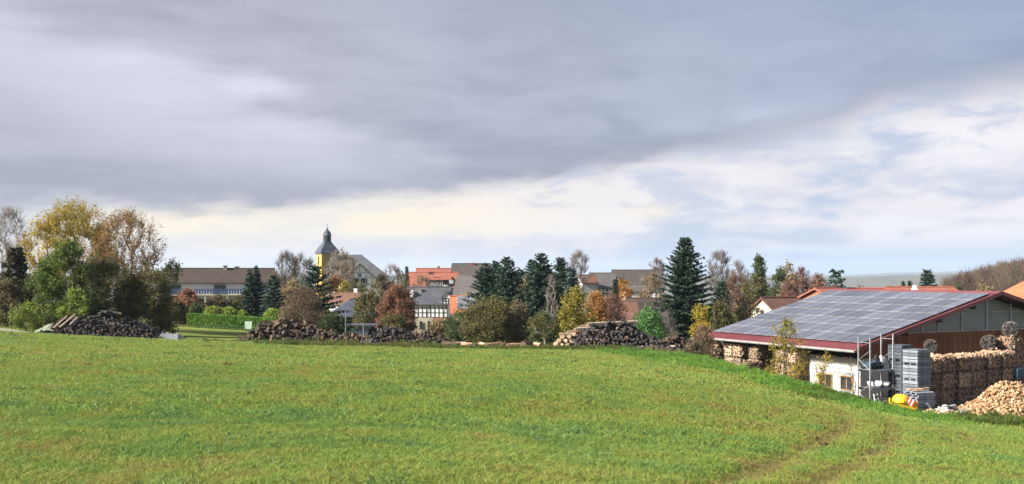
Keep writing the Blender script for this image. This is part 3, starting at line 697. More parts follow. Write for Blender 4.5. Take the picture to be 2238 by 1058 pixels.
def grow(name, X, Y, ztop, R, label, cat='tree', leafm_=None, bark='bark', twigm='twig', shape='ball', h0=.3, nc=70, nleaf=2500, lsize=.2,
         ntw=6, twlen=.5, r0=None, seed=1, multi=1, up=.35, fill=.45, group=None, lean=0.0, zb=None, spread=.9, droop=0.0, tw_r=.012, bias=None, dens_top=None):
    zb = gz(X, Y) if zb is None else zb
    H = ztop-zb
    root = empty(name, (X, Y, zb), 0, label, cat, group)
    N, Pn, ids, r = skeleton(H*.97, R*.93, H*h0, nc, shape, seed, lean, multi, up, fill)
    cnt = np.zeros(len(N)); cnt[ids] = 1
    for i in range(len(N)-1, 0, -1): cnt[Pn[i]] += cnt[i]
    rt = (r0 or max(.045, H*.0125))
    nleaf = int(nleaf*2.2)
    rad = rt*np.maximum(cnt/cnt[1], .0004)**.5; rad = np.maximum(rad, tw_r*1.3)
    rad[0] *= 1.35; rad[1] *= 1.15
    i = np.arange(1, len(N)); big = cnt[i] >= 3
    pr = np.minimum(rad[Pn[i]], rad[i]*1.6)
    V, Fq = tubes_np(N[Pn[i]], N[i], pr, rad[i], 5)
    link('trunk', mesh_np('trunk', V, Fq, M[bark], smooth=True), root)
    # twigs
    cc = N[ids]; base = np.array([lean*.3, 0, H*h0*.7])
    od = cc-base; od /= np.linalg.norm(od, axis=1, keepdims=True)+1e-9
    Cr = np.repeat(cc, ntw, 0); O = np.repeat(od, ntw, 0)
    dirs = O*.9+r.normal(size=O.shape)*.55+np.array([0, 0, .25-droop]); dirs /= np.linalg.norm(dirs, axis=1, keepdims=True)
    L = twlen*(.4+.9*r.random(len(Cr)))
    mid = Cr+dirs*L[:, None]*.55
    d2 = dirs+r.normal(size=dirs.shape)*.3+np.array([0, 0, .12-droop]); d2 /= np.linalg.norm(d2, axis=1, keepdims=True)
    tip = mid+d2*L[:, None]*.5
    d3 = dirs+r.normal(size=dirs.shape)*.6; d3 /= np.linalg.norm(d3, axis=1, keepdims=True)
    tip2 = mid+d3*L[:, None]*.45
    one = np.ones(len(Cr))
    TV, TF = tubes_np(np.concatenate([Cr, mid, mid]), np.concatenate([mid, tip, tip2]), np.concatenate([one*tw_r, one*tw_r*.75, one*tw_r*.7]), np.concatenate([one*tw_r*.75, one*tw_r*.3, one*tw_r*.3]), 3)
    Vs, Fs, mi, ti = [TV], [TF], [np.zeros(len(TF))], [np.full(len(TF), .5)]
    if leafm_ and nleaf:
        k = r.integers(0, len(Cr), nleaf); s_ = r.random(nleaf)
        pts = np.where((s_ < .5)[:, None], Cr[k]+(mid-Cr)[k]*(s_*2)[:, None], mid[k]+(tip-mid)[k]*(s_*2-1)[:, None])
        pts = pts+r.normal(size=pts.shape)*lsize*spread
        ct = r.random(len(cc)); tt = np.clip(.62*np.repeat(ct, ntw)[k]+.38*r.random(nleaf), 0, 1)
        if bias is not None:                                   # colour drifts with height, as the species turns
            tt = np.clip(tt*.6+bias*(pts[:, 2]/H)*.6, 0, 1)
        LV, LF = leaf_quads(pts, lsize, r)
        Vs.append(LV); Fs.append(LF+len(TV)); mi.append(np.ones(len(LF))); ti.append(tt)
    link('crown', mesh_np('crown', np.concatenate(Vs), np.concatenate(Fs), [M[twigm], M[leafm_ or 'leaf_tan']], np.concatenate(ti), np.concatenate(mi)), root)
    return root

def conifer(name, X, Y, ztop, R, label, needle='needle', seed=1, dens=1.0, h0=.06, power=.85, droop=.35, ragged=.2, whorl=.36, sw=.16, group=None, bark='bark', cat='tree', zb=None):
    zb = gz(X, Y) if zb is None else zb
    H = ztop-zb; root = empty(name, (X, Y, zb), 0, label, cat, group); r = np.random.default_rng(seed)
    rt = max(.08, H*.014)
    b = MB(); b.tube((0, 0, -.3), (0, 0, H*.5), rt*1.2, rt*.65, 8, caps=False); b.tube((0, 0, H*.5), (0, 0, H*.99), rt*.65, .012, 6, caps=False)
    b.build('trunk', M[bark], root)
    P0, DR, LL = [], [], []
    z = H*h0
    while z < H*.985:
        f = (z/H-h0)/(1-h0); L0 = R*max(.02, (1-f))**power*(.55+.45*min(1, (f+.06)*7))
        nb = int((7+3*(1-f))*dens)+1; a0 = r.random()*6.28
        sector = .8+.25*math.sin(a0)
        for k in range(nb):
            a = a0+6.283*k/nb+r.normal()*.16; L = L0*(1-ragged+ragged*1.9*r.random()*sector)+.06
            P0.append((0, 0, z+r.normal()*.06)); DR.append((math.cos(a), math.sin(a), .05-droop*(1-f)*.8+.5*f)); LL.append(L)
        z += whorl*(.7+.6*r.random())*(.75+.5*(1-f))
    P0, DR, LL = np.array(P0), np.array(DR), np.array(LL)
    # limbs curve: droop then lift at the tip
    seg = 3; BP, BQ, BR0, BR1 = [], [], [], []; prev = P0
    def pos(idx, s_): 
        p = P0[idx]+DR[idx]*(LL[idx]*s_)[:, None]; p[:, 2] += .22*droop*LL[idx]*s_**2; return p
    al = np.arange(len(P0))
    for q in range(seg):
        a_, b_ = pos(al, np.full(len(al), q/seg)), pos(al, np.full(len(al), (q+1)/seg))
        BP.append(a_); BQ.append(b_); w0 = .012+.008*LL; BR0.append(w0*(1-q/seg)+.004); BR1.append(w0*(1-(q+1)/seg)+.004)
    bv, bf = tubes_np(np.concatenate(BP), np.concatenate(BQ), np.concatenate(BR0), np.concatenate(BR1), 3)
    # sprays along the limb
    ns = np.maximum(4, (LL/sw*2.8).astype(int)); idx = np.repeat(al, ns)
    s_ = .06+.96*r.random(len(idx)); c = pos(idx, s_); dv = DR[idx]; side = np.stack([-dv[:, 1], dv[:, 0], np.zeros(len(idx))], -1)
    sg = np.where(r.random(len(idx)) < .5, 1, -1)[:, None]
    ln = (.16+.34*(1-s_)*np.minimum(LL[idx], 2.2)*.8+.1*r.random(len(idx)))[:, None]
    u = side*sg*(.75+.3*r.random((len(idx), 1)))+dv*(.55+.4*r.random((len(idx), 1)))+np.array([0, 0, 1.])*(r.normal(size=(len(idx), 1))*.22-.12)
    u /= np.linalg.norm(u, axis=1, keepdims=True)
    nrm = np.array([0, 0, 1.])+r.normal(size=u.shape)*.45; v = np.cross(u, nrm); v /= np.linalg.norm(v, axis=1, keepdims=True)
    wd = sw*(.75+.8*r.random((len(idx), 1)))*.5
    q1 = np.stack([c-u*.03, c+u*ln*.5+v*wd, c+u*ln, c+u*ln*.5-v*wd], 1).reshape(-1, 3)
    # hanging / standing tufts
    k2 = r.random(len(idx)) < .6; c2 = c[k2]; u2 = dv[k2]*.6+np.array([0, 0, -1.])*(.2+.5*r.random((k2.sum(), 1)))+r.normal(size=c2.shape)*.3
    u2 /= np.linalg.norm(u2, axis=1, keepdims=True); v2 = np.cross(u2, r.normal(size=u2.shape)); v2 /= np.linalg.norm(v2, axis=1, keepdims=True)
    l2 = (sw*1.5*(.5+r.random((k2.sum(), 1)))); q2 = np.stack([c2, c2+u2*l2*.5+v2*wd[k2], c2+u2*l2, c2+u2*l2*.5-v2*wd[k2]], 1).reshape(-1, 3)
    LV = np.concatenate([q1, q2]); LF = np.arange(len(LV)).reshape(-1, 4)
    ct = r.random(len(P0)); t1 = np.clip(.45*ct[idx]+.45*r.random(len(idx))+.25*(s_ > .8), 0, 1); tt = np.concatenate([t1, t1[k2]*.8])
    link('foliage', mesh_np('foliage', np.concatenate([bv, LV]), np.concatenate([bf, LF+len(bv)]), [M[bark], M[needle]], np.concatenate([np.full(len(bf), .5), tt]), np.concatenate([np.zeros(len(bf)), np.ones(len(LF))])), root)
    return root

def ball_bush(name, X, Y, ztop, R, label, leaf, n=2600, ls=.10, group=None, zb=None, cat='bush', seed=1, flat=.0):
    zb = gz(X, Y) if zb is None else zb; H = ztop-zb; root = empty(name, (X, Y, zb), 0, label, cat, group); r = np.random.default_rng(seed)
    b = MB()
    for k in range(5):
        a = 6.28*k/5; b.tube((.05*math.cos(a), .05*math.sin(a), -.1), (.5*R*math.cos(a), .5*R*math.sin(a), H*.55), .03, .012, 5, caps=False)
    b.build('trunk', M['bark'], root)
    d = r.normal(size=(n, 3)); d /= np.linalg.norm(d, axis=1, keepdims=True)
    rr = (.5+.5*r.random(n)**.35)[:, None]
    lump = 1+(.07 if n < 3500 else .24)*np.sin(d[:, :1]*5+seed)*np.sin(d[:, 1:2]*4+1)*np.sin(d[:, 2:]*5+seed)+.05*r.normal(size=(n, 1))
    hz_ = H*.5*1.02
    C = d*rr*lump*np.array([R, R, hz_]); C[:, 2] += H*.5
    V, Fq = leaf_quads(C, ls, r)
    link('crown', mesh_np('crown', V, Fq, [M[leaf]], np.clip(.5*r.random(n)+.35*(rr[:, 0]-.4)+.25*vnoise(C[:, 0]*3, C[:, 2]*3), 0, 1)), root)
    return root

_sid = [100]
def put(kind, name, px, pyt, wpx, Y, label, **k):
    """plant something whose top shows at (px, pyt) and whose crown is wpx wide at distance Y"""
    _sid[0] += 1; X = (px-CX)/F*Y; zt = (HZ-pyt)/F*Y; R = wpx/2/F*Y; sc = Y/F
    k.setdefault('seed', _sid[0])
    if kind == 'c': return conifer(name, X, Y, zt, R*1.05, label, **k)
    if kind == 'b': return ball_bush(name, X, Y, zt, R, label, **k)
    d = dict(lsize=4.2*sc, twlen=max(.35, R*.3), tw_r=max(.008, .22*sc))
    if kind == 'bare': d.update(leafm_=None, nc=110, ntw=12, twlen=R*.42, shape='vase', h0=.3, fill=.3, tw_r=.30*sc)
    d.update(k); return grow(name, X, Y, zt, R, label, **d)

# --- thicket on the left
put('bare', 'bare_tree', 22, 462, 110, 93, 'pale leafless tree at the far left edge behind the dark cypress', twigm='twig_grey', bark='bark_pale', nc=120)
put('c', 'cypress', 33, 540, 62, 82, 'dark brownish cypress at the left edge below the pale leafless tree', needle='needle_brown', power=.45, dens=1.5, droop=-.6, sw=.26, whorl=.3, h0=.03)
put('t', 'birch_tree', 163, 450, 220, 89, 'tall golden yellow tree, the highest of the left thicket', leafm_='leaf_gold', shape='dome', h0=.34, nc=240, nleaf=9500, ntw=7, lsize=.155, twigm='twig', fill=.3, up=.4, droop=.1, bias=.6)
put('t', 'maple_tree', 276, 470, 190, 87, 'broad tree with fan of bare limbs and sparse rust leaves beside the golden tree', leafm_='leaf_rust', shape='vase', h0=.30, nc=260, nleaf=2700, ntw=5, lsize=.15, fill=.25, up=.12, tw_r=.013, r0=.2)
put('t', 'hazel_bush', 150, 538, 150, 79, 'large mid green bush in front of the golden tree', cat='bush', leafm_='leaf_green', shape='ball', h0=.12, nc=110, nleaf=6800, multi=4, lsize=.17)
put('t', 'elder_bush', 92, 602, 110, 81, 'dark green bush between the cypress and the large green bush', cat='bush', leafm_='leaf_dark', h0=.06, nc=80, nleaf=4200, multi=4)
put('t', 'thorn_thicket', 245, 580, 150, 80, 'dark brownish olive thicket rising behind the left log pile', cat='bush', leafm_='leaf_olive', twigm='twig', shape='dome', h0=.06, nc=150, nleaf=7500, multi=5, ntw=10)
put('t', 'thorn_thicket', 325, 592, 130, 81, 'dark olive thicket at the right end of the left trees', cat='bush', leafm_='leaf_olive', twigm='twig', shape='dome', h0=.05, nc=150, nleaf=7000, multi=5, ntw=10)
put('t', 'bramble_bush', 200, 632, 100, 77.5, 'shaded green bush directly behind the crest of the left log pile', cat='bush', leafm_='leaf_dark', shape='dome', h0=.04, nc=70, nleaf=3600, multi=4)
put('t', 'willow_bush', 165, 636, 76, 76, 'fresh light green shrub above the leaning poles', cat='bush', leafm_='leaf_lime', shape='dome', h0=.10, nc=50, nleaf=1900, multi=4)
put('t', 'elder_bush', 15, 622, 110, 79, 'brownish green bush at the far left edge at the foot of the cypress', cat='bush', leafm_='leaf_thicket', shape='dome', h0=.05, nc=70, nleaf=3400, multi=4)
put('t', 'rose_bush', 62, 668, 92, 74.5, 'low pale green arching shrub left of the leaning poles', cat='bush', leafm_='leaf_lime', shape='vase', h0=.06, nc=60, nleaf=1300, multi=6, ntw=8, droop=.3)
put('t', 'young_oak', 362, 566, 52, 88, 'thin young tree with a few green leaves at the right end of the left thicket', leafm_='leaf_green', shape='vase', h0=.5, nc=45, nleaf=420, lean=.6)
put('t', 'beech_bush', 352, 668, 46, 92, 'small orange leaved bush right of the left log pile', cat='bush', leafm_='leaf_orange', shape='dome', h0=.06, nc=36, nleaf=900, multi=4)
# --- garden of the long white house
put('t', 'hornbeam_bush', 408, 640, 74, 128, 'rounded reddish brown bush below the left end of the long house', cat='bush', leafm_='leaf_russet', shape='dome', h0=.05, nc=70, nleaf=3000, multi=4)
put('t', 'garden_shrub', 388, 664, 46, 114, 'dark grey green shrub below the reddish brown bush', cat='bush', leafm_='leaf_thicket', shape='dome', h0=.04, nc=50, nleaf=1900, multi=4)
put('t', 'garden_shrub', 428, 672, 50, 116, 'dark bluish shrub just left of the end of the clipped hedge', cat='bush', leafm_='leaf_dark', shape='dome', h0=.04, nc=50, nleaf=1800, multi=4)
put('t', 'garden_shrub', 478, 655, 74, 130, 'grey brown shrub behind the left round bush', cat='bush', leafm_='leaf_thicket', shape='dome', h0=.04, nc=60, nleaf=2400, multi=4)
put('t', 'garden_shrub', 524, 654, 60, 132, 'grey olive shrub between the round bushes and the dark conifers', cat='bush', leafm_='leaf_olive', shape='dome', h0=.04, nc=60, nleaf=2200, multi=4)
put('c', 'spruce_tree', 545, 585, 52, 124, 'left one of the two joined dark spruces before the long house', dens=1.25, h0=.02)
put('c', 'spruce_tree', 560, 583, 56, 125, 'right one of the two joined dark spruces before the long house', dens=1.25, h0=.02)
put('c', 'spruce_tree', 598, 603, 66, 123, 'broader dark spruce covering the right end of the long house', dens=1.35, power=.65, h0=.02)
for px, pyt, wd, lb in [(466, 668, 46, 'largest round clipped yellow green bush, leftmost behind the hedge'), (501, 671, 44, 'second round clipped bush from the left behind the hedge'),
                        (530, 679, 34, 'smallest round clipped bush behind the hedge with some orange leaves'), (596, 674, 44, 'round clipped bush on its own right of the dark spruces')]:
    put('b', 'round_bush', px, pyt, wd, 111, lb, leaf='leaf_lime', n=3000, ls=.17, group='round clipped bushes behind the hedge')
put('b', 'low_shrub', 548, 690, 30, 110, 'small bluish green shrub behind the hedge beside the smallest round bush', leaf='leaf_laurel', n=1200, ls=.16)
put('t', 'garden_shrub', 632, 672, 50, 100, 'yellow brown shrub behind the second log pile', cat='bush', leafm_='leaf_tan', shape='dome', h0=.05, nc=50, nleaf=1500, multi=4)
put('bare', 'bare_tree', 628, 554, 74, 150, 'leafless grey brown tree between the long house and the church', twigm='twig')
put('bare', 'bare_tree', 658, 560, 70, 165, 'second leafless tree between the long house and the church tower', twigm='twig_grey')
put('bare', 'bare_tree', 606, 590, 50, 160, 'small leafless tree right behind the end of the long house', twigm='twig', nc=70)
put('t', 'hazel_bush', 640, 620, 80, 130, 'tan brown thinly leaved tree left of the dark pine', leafm_='leaf_tan', shape='dome', h0=.1, nc=80, nleaf=1900, multi=3, ntw=10)
put('c', 'pine_tree', 690, 580, 118, 106, 'dark shaggy pine below the church tower', dens=1.0, power=.62, ragged=.5, droop=.1, whorl=.42, sw=.17, h0=.06, needle='needle')
put('bare', 'lilac_bush', 668, 640, 106, 98, 'leafless purple grey shrub in front of the dark pine', cat='bush', twigm='twig_red', shape='dome', multi=6, h0=.05, nc=120, leafm_='leaf_thicket', nleaf=1300)
put('t', 'box_bush', 726, 694, 76, 92, 'dark green bush behind the low middle of the log piles', cat='bush', leafm_='leaf_dark', shape='dome', h0=.04, nc=60, nleaf=2200, multi=4)
# --- round the church
put('bare', 'lime_tree', 744, 546, 70, 205, 'pale tan leafless tree hiding the left half of the church roof', twigm='twig_grey', nc=90, ntw=9, shape='dome', leafm_='leaf_tan', nleaf=350)
put('bare', 'lime_tree', 762, 551, 44, 210, 'smaller pale leafless tree before the church ridge', twigm='twig_grey', nc=50, ntw=8, leafm_='leaf_tan', nleaf=160)
put('t', 'beech_bush', 735, 608, 60, 168, 'orange brown tree between the pine and the timbered gable', leafm_='leaf_orange', shape='dome', h0=.1, nc=60, nleaf=1500)
put('t', 'yellow_bush', 752, 620, 36, 160, 'small bright yellow green bush below the timbered gable', cat='bush', leafm_='leaf_yolive', shape='dome', h0=.08, nc=40, nleaf=900)
put('t', 'garden_tree', 782, 618, 54, 158, 'green bush below the windows of the timbered gable', cat='bush', leafm_='leaf_olive', shape='ball', h0=.1, nc=50, nleaf=1300)
put('t', 'garden_tree', 836, 606, 70, 150, 'olive brown tree at the right end of the church roof', leafm_='leaf_thicket', shape='dome', h0=.1, nc=100, nleaf=2300, ntw=10)
put('t', 'garden_tree', 806, 648, 84, 116, 'yellow olive shrub right of the slate roofed bungalow', cat='bush', leafm_='leaf_olive', shape='dome', h0=.06, nc=80, nleaf=2600, multi=3)
put('bare', 'bare_tree', 858, 582, 60, 175, 'thin leafless tree left of the red roofs', twigm='twig_grey', nc=80)
put('c', 'young_spruce', 889, 582, 22, 175, 'slim grey green spruce at the left end of the red roofs', needle='needle_blue', dens=1.1)
put('t', 'garden_tree', 880, 600, 56, 170, 'grey green ivy grown tree before the left end of the red roofs', leafm_='leaf_olive', shape='column', h0=.1, nc=60, nleaf=900)
put('t', 'copper_beech', 868, 632, 100, 102, 'rounded russet tree left of the half timbered house', leafm_='leaf_russet', shape='dome', h0=.1, nc=130, nleaf=4600, multi=3, ntw=9, twigm='twig_red')
put('t', 'garden_tree', 862, 690, 70, 98, 'small green bush at the foot of the russet tree', cat='bush', leafm_='leaf_olive', shape='dome', h0=.04, nc=40, nleaf=1200, multi=4)
put('t', 'garden_tree', 920, 606, 70, 172, 'tan haze of a thin tree before the red dormer roof', leafm_='leaf_tan', shape='dome', h0=.2, nc=60, nleaf=350, ntw=9)
put('t', 'garden_tree', 962, 704, 60, 118, 'brownish shrub at the right end of the stone basement', cat='bush', leafm_='leaf_tan', shape='dome', h0=.05, nc=50, nleaf=1100, multi=4)
# --- spruce group in the middle
for px, pyt, wd, Y, lb in [(1060, 577, 66, 106, 'leftmost spruce of the middle group, beside the grey gable roof'), (1083, 570, 52, 110, 'second spruce of the middle group, tucked between two taller ones'),
                           (1108, 562, 66, 103, 'tall pointed spruce in the left half of the middle group'), (1138, 586, 46, 112, 'short spruce in the gap of the middle group'),
                           (1163, 566, 52, 109, 'spruce directly left of the tallest of the middle group'), (1183, 554, 72, 101, 'tallest spruce of the middle group'), (1200, 584, 50, 108, 'spruce half hidden right behind the tallest of the middle group'), (1124, 590, 46, 116, 'dim spruce farthest back in the middle group'),
                           (1225, 563, 60, 105, 'dark spruce right of the tallest of the middle group')]:
    put('c', 'spruce_tree', px, pyt, wd*1.8, Y, lb, group='spruces in the middle of the village', dens=1.3, power=.72, h0=.05, sw=.14)
put('c', 'blue_spruce', 1250, 583, 52, 99, 'bluish grey spruce at the right end of the middle group', needle='needle_blue', dens=1.3, power=.6)
put('t', 'beech_bush', 1150, 610, 60, 108, 'faded brown foliage between the halves of the spruce group', leafm_='leaf_tan', shape='column', h0=.2, nc=50, nleaf=900)
put('t', 'yew_bush', 1070, 664, 146, 88, 'large dark olive bush below the middle spruces', cat='bush', leafm_='leaf_olive', shape='dome', h0=.04, nc=140, nleaf=6200, multi=6)
put('t', 'yew_bush', 1006, 684, 70, 90, 'dark green bush right of the half timbered house', cat='bush', leafm_='leaf_dark', shape='dome', h0=.04, nc=70, nleaf=2600, multi=4)
put('t', 'yew_bush', 1128, 668, 84, 90, 'grey brown bush below the tallest spruce', cat='bush', leafm_='leaf_thicket', shape='dome', h0=.04, nc=80, nleaf=3000, multi=4)
put('t', 'yew_bush', 1188, 690, 76, 86, 'dark shaded bush behind the twisted tree', cat='bush', leafm_='leaf_dark', shape='dome', h0=.03, nc=60, nleaf=2400, multi=4)
put('t', 'apple_tree', 1192, 694, 72, 76, 'small twisted tree with a pale bent trunk beside the long logs', leafm_='leaf_olive', bark='bark_pale', shape='dome', h0=.45, nc=34, nleaf=500, lean=-.5, up=.3, r0=.09)
put('bare', 'birch_tree', 1205, 600, 44, 95, 'slim whitish leafless birch in front of the tallest spruce', bark='bark_pale', twigm='twig_grey', shape='column', nc=60)
put('bare', 'bare_tree', 1263, 552, 58, 190, 'round topped leafless tree behind the bluish spruce', twigm='twig_grey', shape='ball', nc=120)
put('t', 'field_maple', 1256, 632, 88, 84, 'yellow green tree left of the long pale logs', leafm_='leaf_yolive', shape='dome', fill=.3, h0=.06, nc=90, nleaf=3300, multi=3, bias=.2)
put('t', 'beech_bush', 1304, 636, 60, 92, 'orange brown tree right of the yellow green tree', leafm_='leaf_orange', shape='dome', h0=.1, nc=80, nleaf=1700, ntw=9)
put('bare', 'lilac_bush', 1336, 650, 74, 96, 'leafless russet shrub in front of the brown roof', cat='bush', twigm='twig_red', shape='vase', multi=5, h0=.08, nc=120, leafm_='leaf_russet', nleaf=700)
put('t', 'cherry_tree', 1362, 612, 44, 165, 'small orange tree in front of the long grey barn', leafm_='leaf_orange', shape='ball', h0=.15, nc=50, nleaf=1300)
put('c', 'young_cypress', 1345, 610, 20, 160, 'slim dark cypress left of the small orange tree', power=.4, droop=-.5, dens=1.2)
put('bare', 'bare_tree', 1436, 568, 56, 215, 'leafless tree rising above the right end of the long grey barn', twigm='twig_red', nc=90)
put('t', 'lime_tree', 1424, 600, 76, 160, 'thin tan tree before the right half of the long grey barn', leafm_='leaf_tan', shape='dome', h0=.15, nc=80, nleaf=900, ntw=10)
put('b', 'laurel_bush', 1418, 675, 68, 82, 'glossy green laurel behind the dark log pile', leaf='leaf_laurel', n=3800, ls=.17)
put('bare', 'thorn_bush', 1456, 684, 60, 85, 'grey leafless shrub between the laurel and the big spruce', cat='bush', twigm='twig_grey', multi=5, h0=.05, shape='dome')
put('c', 'silver_fir', 1497, 515, 190, 99, 'big dark spruce standing alone, the tallest tree of the village', dens=1.9, power=.86, ragged=.3, whorl=.40, sw=.15, h0=.03, droop=.25)
put('t', 'yellow_birch', 1532, 660, 46, 80, 'slender yellow tree at the left end of the solar roof', leafm_='leaf_gold', shape='column', h0=.12, nc=60, nleaf=1600, bias=.9)
put('bare', 'bramble_thicket', 1538, 716, 66, 66, 'brown leafless brushwood at the left end of the shed', cat='bush', twigm='twig_red', multi=6, h0=.03, shape='dome', nc=120, leafm_='leaf_tan', nleaf=600)
put('bare', 'bramble_thicket', 1518, 752, 50, 60, 'low brown brushwood beside the earth ledge', cat='bush', twigm='twig', multi=6, h0=.03, shape='dome', nc=80, leafm_='leaf_thicket', nleaf=500)
# --- right hand skyline
put('t', 'garden_tree', 1580, 652, 70, 96, 'olive brown bush behind the left end of the solar roof', cat='bush', leafm_='leaf_olive', shape='dome', h0=.05, nc=80, nleaf=2400, multi=3)
put('t', 'garden_tree', 1640, 654, 66, 100, 'tan brown bush left of the small house behind the shed', cat='bush', leafm_='leaf_tan', shape='dome', h0=.05, nc=70, nleaf=1500, multi=3, ntw=9)
put('bare', 'bare_tree', 1573, 550, 62, 185, 'round leafless tree right of the big spruce', twigm='twig_grey', shape='ball', nc=130, h0=.35)
put('bare', 'bare_tree', 1616, 574, 60, 195, 'spreading leafless tree left of the green cedar', twigm='twig_grey', nc=100)
put('c', 'spruce_tree', 1576, 614, 50, 140, 'short dark green conifer below the round leafless tree', power=.5, dens=1.3, droop=0)
put('t', 'cedar_tree', 1659, 560, 58, 160, 'bushy green conical tree on the right skyline', leafm_='leaf_dark', shape='cone', h0=.12, nc=120, nleaf=3600, fill=.5)
put('t', 'holm_oak', 1704, 586, 56, 150, 'dark olive domed tree right of the green cedar', leafm_='leaf_dark', shape='dome', h0=.1, nc=80, nleaf=2600)
put('t', 'lime_tree', 1724, 577, 50, 185, 'yellowish tree peeping over the dark domed tree', leafm_='leaf_tan', shape='ball', h0=.2, nc=60, nleaf=900)
put('t', 'garden_tree', 1650, 610, 84, 140, 'olive hedge tree below the green cedar', leafm_='leaf_olive', shape='dome', h0=.06, nc=90, nleaf=2600, multi=3)
put('bare', 'alder_tree', 1612, 605, 70, 150, 'russet leafless tree between the short conifer and the cedar', twigm='twig_red', nc=100, leafm_='leaf_russet', nleaf=500)
put('bare', 'alder_tree', 1752, 592, 70, 155, 'russet leafless tree behind the ridge of the small house', twigm='twig_red', nc=130, leafm_='leaf_russet', nleaf=600, shape='dome')
put('bare', 'alder_tree', 1790, 604, 60, 150, 'reddish leafless tree left of the lone dark pine', twigm='twig_red', nc=110, leafm_='leaf_russet', nleaf=500, shape='dome')
put('bare', 'alder_tree', 1722, 622, 60, 145, 'low russet tree right above the small house roof', twigm='twig_red', nc=90, leafm_='leaf_russet', nleaf=600, shape='dome')
put('c', 'pine_tree', 1829, 586, 60, 112, 'lone dark pine with flat layered branches beyond the left ridge end', power=.5, ragged=.6, droop=-.1, whorl=.75, sw=.3, h0=.15)
put('c', 'spruce_tree', 1974, 614, 26, 150, 'left one of two small conifers above the far red roof', dens=1.2)
put('c', 'spruce_tree', 1988, 611, 24, 152, 'right one of two small conifers above the far red roof', dens=1.2)
put('c', 'fir_tree', 2027, 588, 60, 140, 'rounded dark fir behind the middle of the solar roof ridge', dens=1.4, power=.5, droop=.1)
put('t', 'garden_tree', 2090, 616, 40, 135, 'small dark green bush beyond the right part of the ridge', cat='bush', leafm_='leaf_dark', shape='cone', h0=.05, nc=50, nleaf=1200)
put('t', 'garden_tree', 1880, 626, 22, 130, 'tiny dark evergreen right of the lone pine', cat='bush', leafm_='leaf_dark', shape='cone', h0=.05, nc=30, nleaf=500)
put('t', 'garden_tree', 2150, 622, 70, 130, 'tan bush left of the orange roof edge', cat='bush', leafm_='leaf_tan', shape='dome', h0=.05, nc=60, nleaf=1200, multi=3)
# --- saplings in front of the shed
put('t', 'young_birch', 1718, 690, 104, 57, 'golden young birch with a green tip in front of the red eave', leafm_='leaf_birch', shape='column', h0=.04, nc=150, nleaf=1700, lsize=.10, ntw=8, twlen=.32, fill=.25, up=.85, tw_r=.007, multi=3, bias=.9, droop=.1)
put('t', 'sapling', 1803, 772, 54, 55, 'thin yellow sapling in front of the white wall', leafm_='leaf_gold', shape='vase', h0=.2, nc=36, nleaf=230, lsize=.11, ntw=5, twlen=.35, tw_r=.006, multi=3)
put('t', 'sapling', 1856, 790, 40, 54.5, 'nearly leafless sapling between the white wall and the steel rack', leafm_='leaf_rust', shape='vase', h0=.1, nc=26, nleaf=50, lsize=.1, ntw=5, twlen=.35, tw_r=.006, multi=3)

# clipped hedge
def hedge():
    A, B = at(416, 718, 107), at(606, 722, 103); A.z = gz(A.x, A.y); B.z = gz(B.x, B.y)
    d = (B-A); L = d.xy.length; a = math.atan2(d.y, d.x); root = empty('clipped_hedge', A, a, 'long bright green clipped hedge below the white house', 'hedge')
    Hh, Wd = 1.42, 1.3; r = np.random.default_rng(5); n = 9000
    sl = (B.z-A.z)/L
    b = MB()
    for k in range(24): x = L*(k+.5)/24; b.tube((x, 0, sl*x-.1), (x+.05, 0, sl*x+.9), .03, .02, 5, caps=False)
    b.build('trunk', M['bark'], root)
    x = r.random(n)*L; y = (r.random(n)-.5)*Wd; z = r.random(n)*Hh
    face = r.random(n); y = np.where(face < .5, -Wd/2+np.abs(r.normal(size=n))*.07, y); z = np.where(face > .68, Hh-np.abs(r.normal(size=n))*.06, z)
    z = z+.07*(fbm(x*1.2, x*0, 2)-.5)+sl*x; y = y+.1*(fbm(x*2, z*2, 2)-.5)
    V, Fq = leaf_quads(np.stack([x, y, z], -1), .15, r)
    link('crown', mesh_np('crown', V, Fq, [M['leaf_hedge']], np.clip(.6*r.random(n)+.4*fbm(x*1.1, z*2, 3)-.05, 0, 1)), root)
hedge()

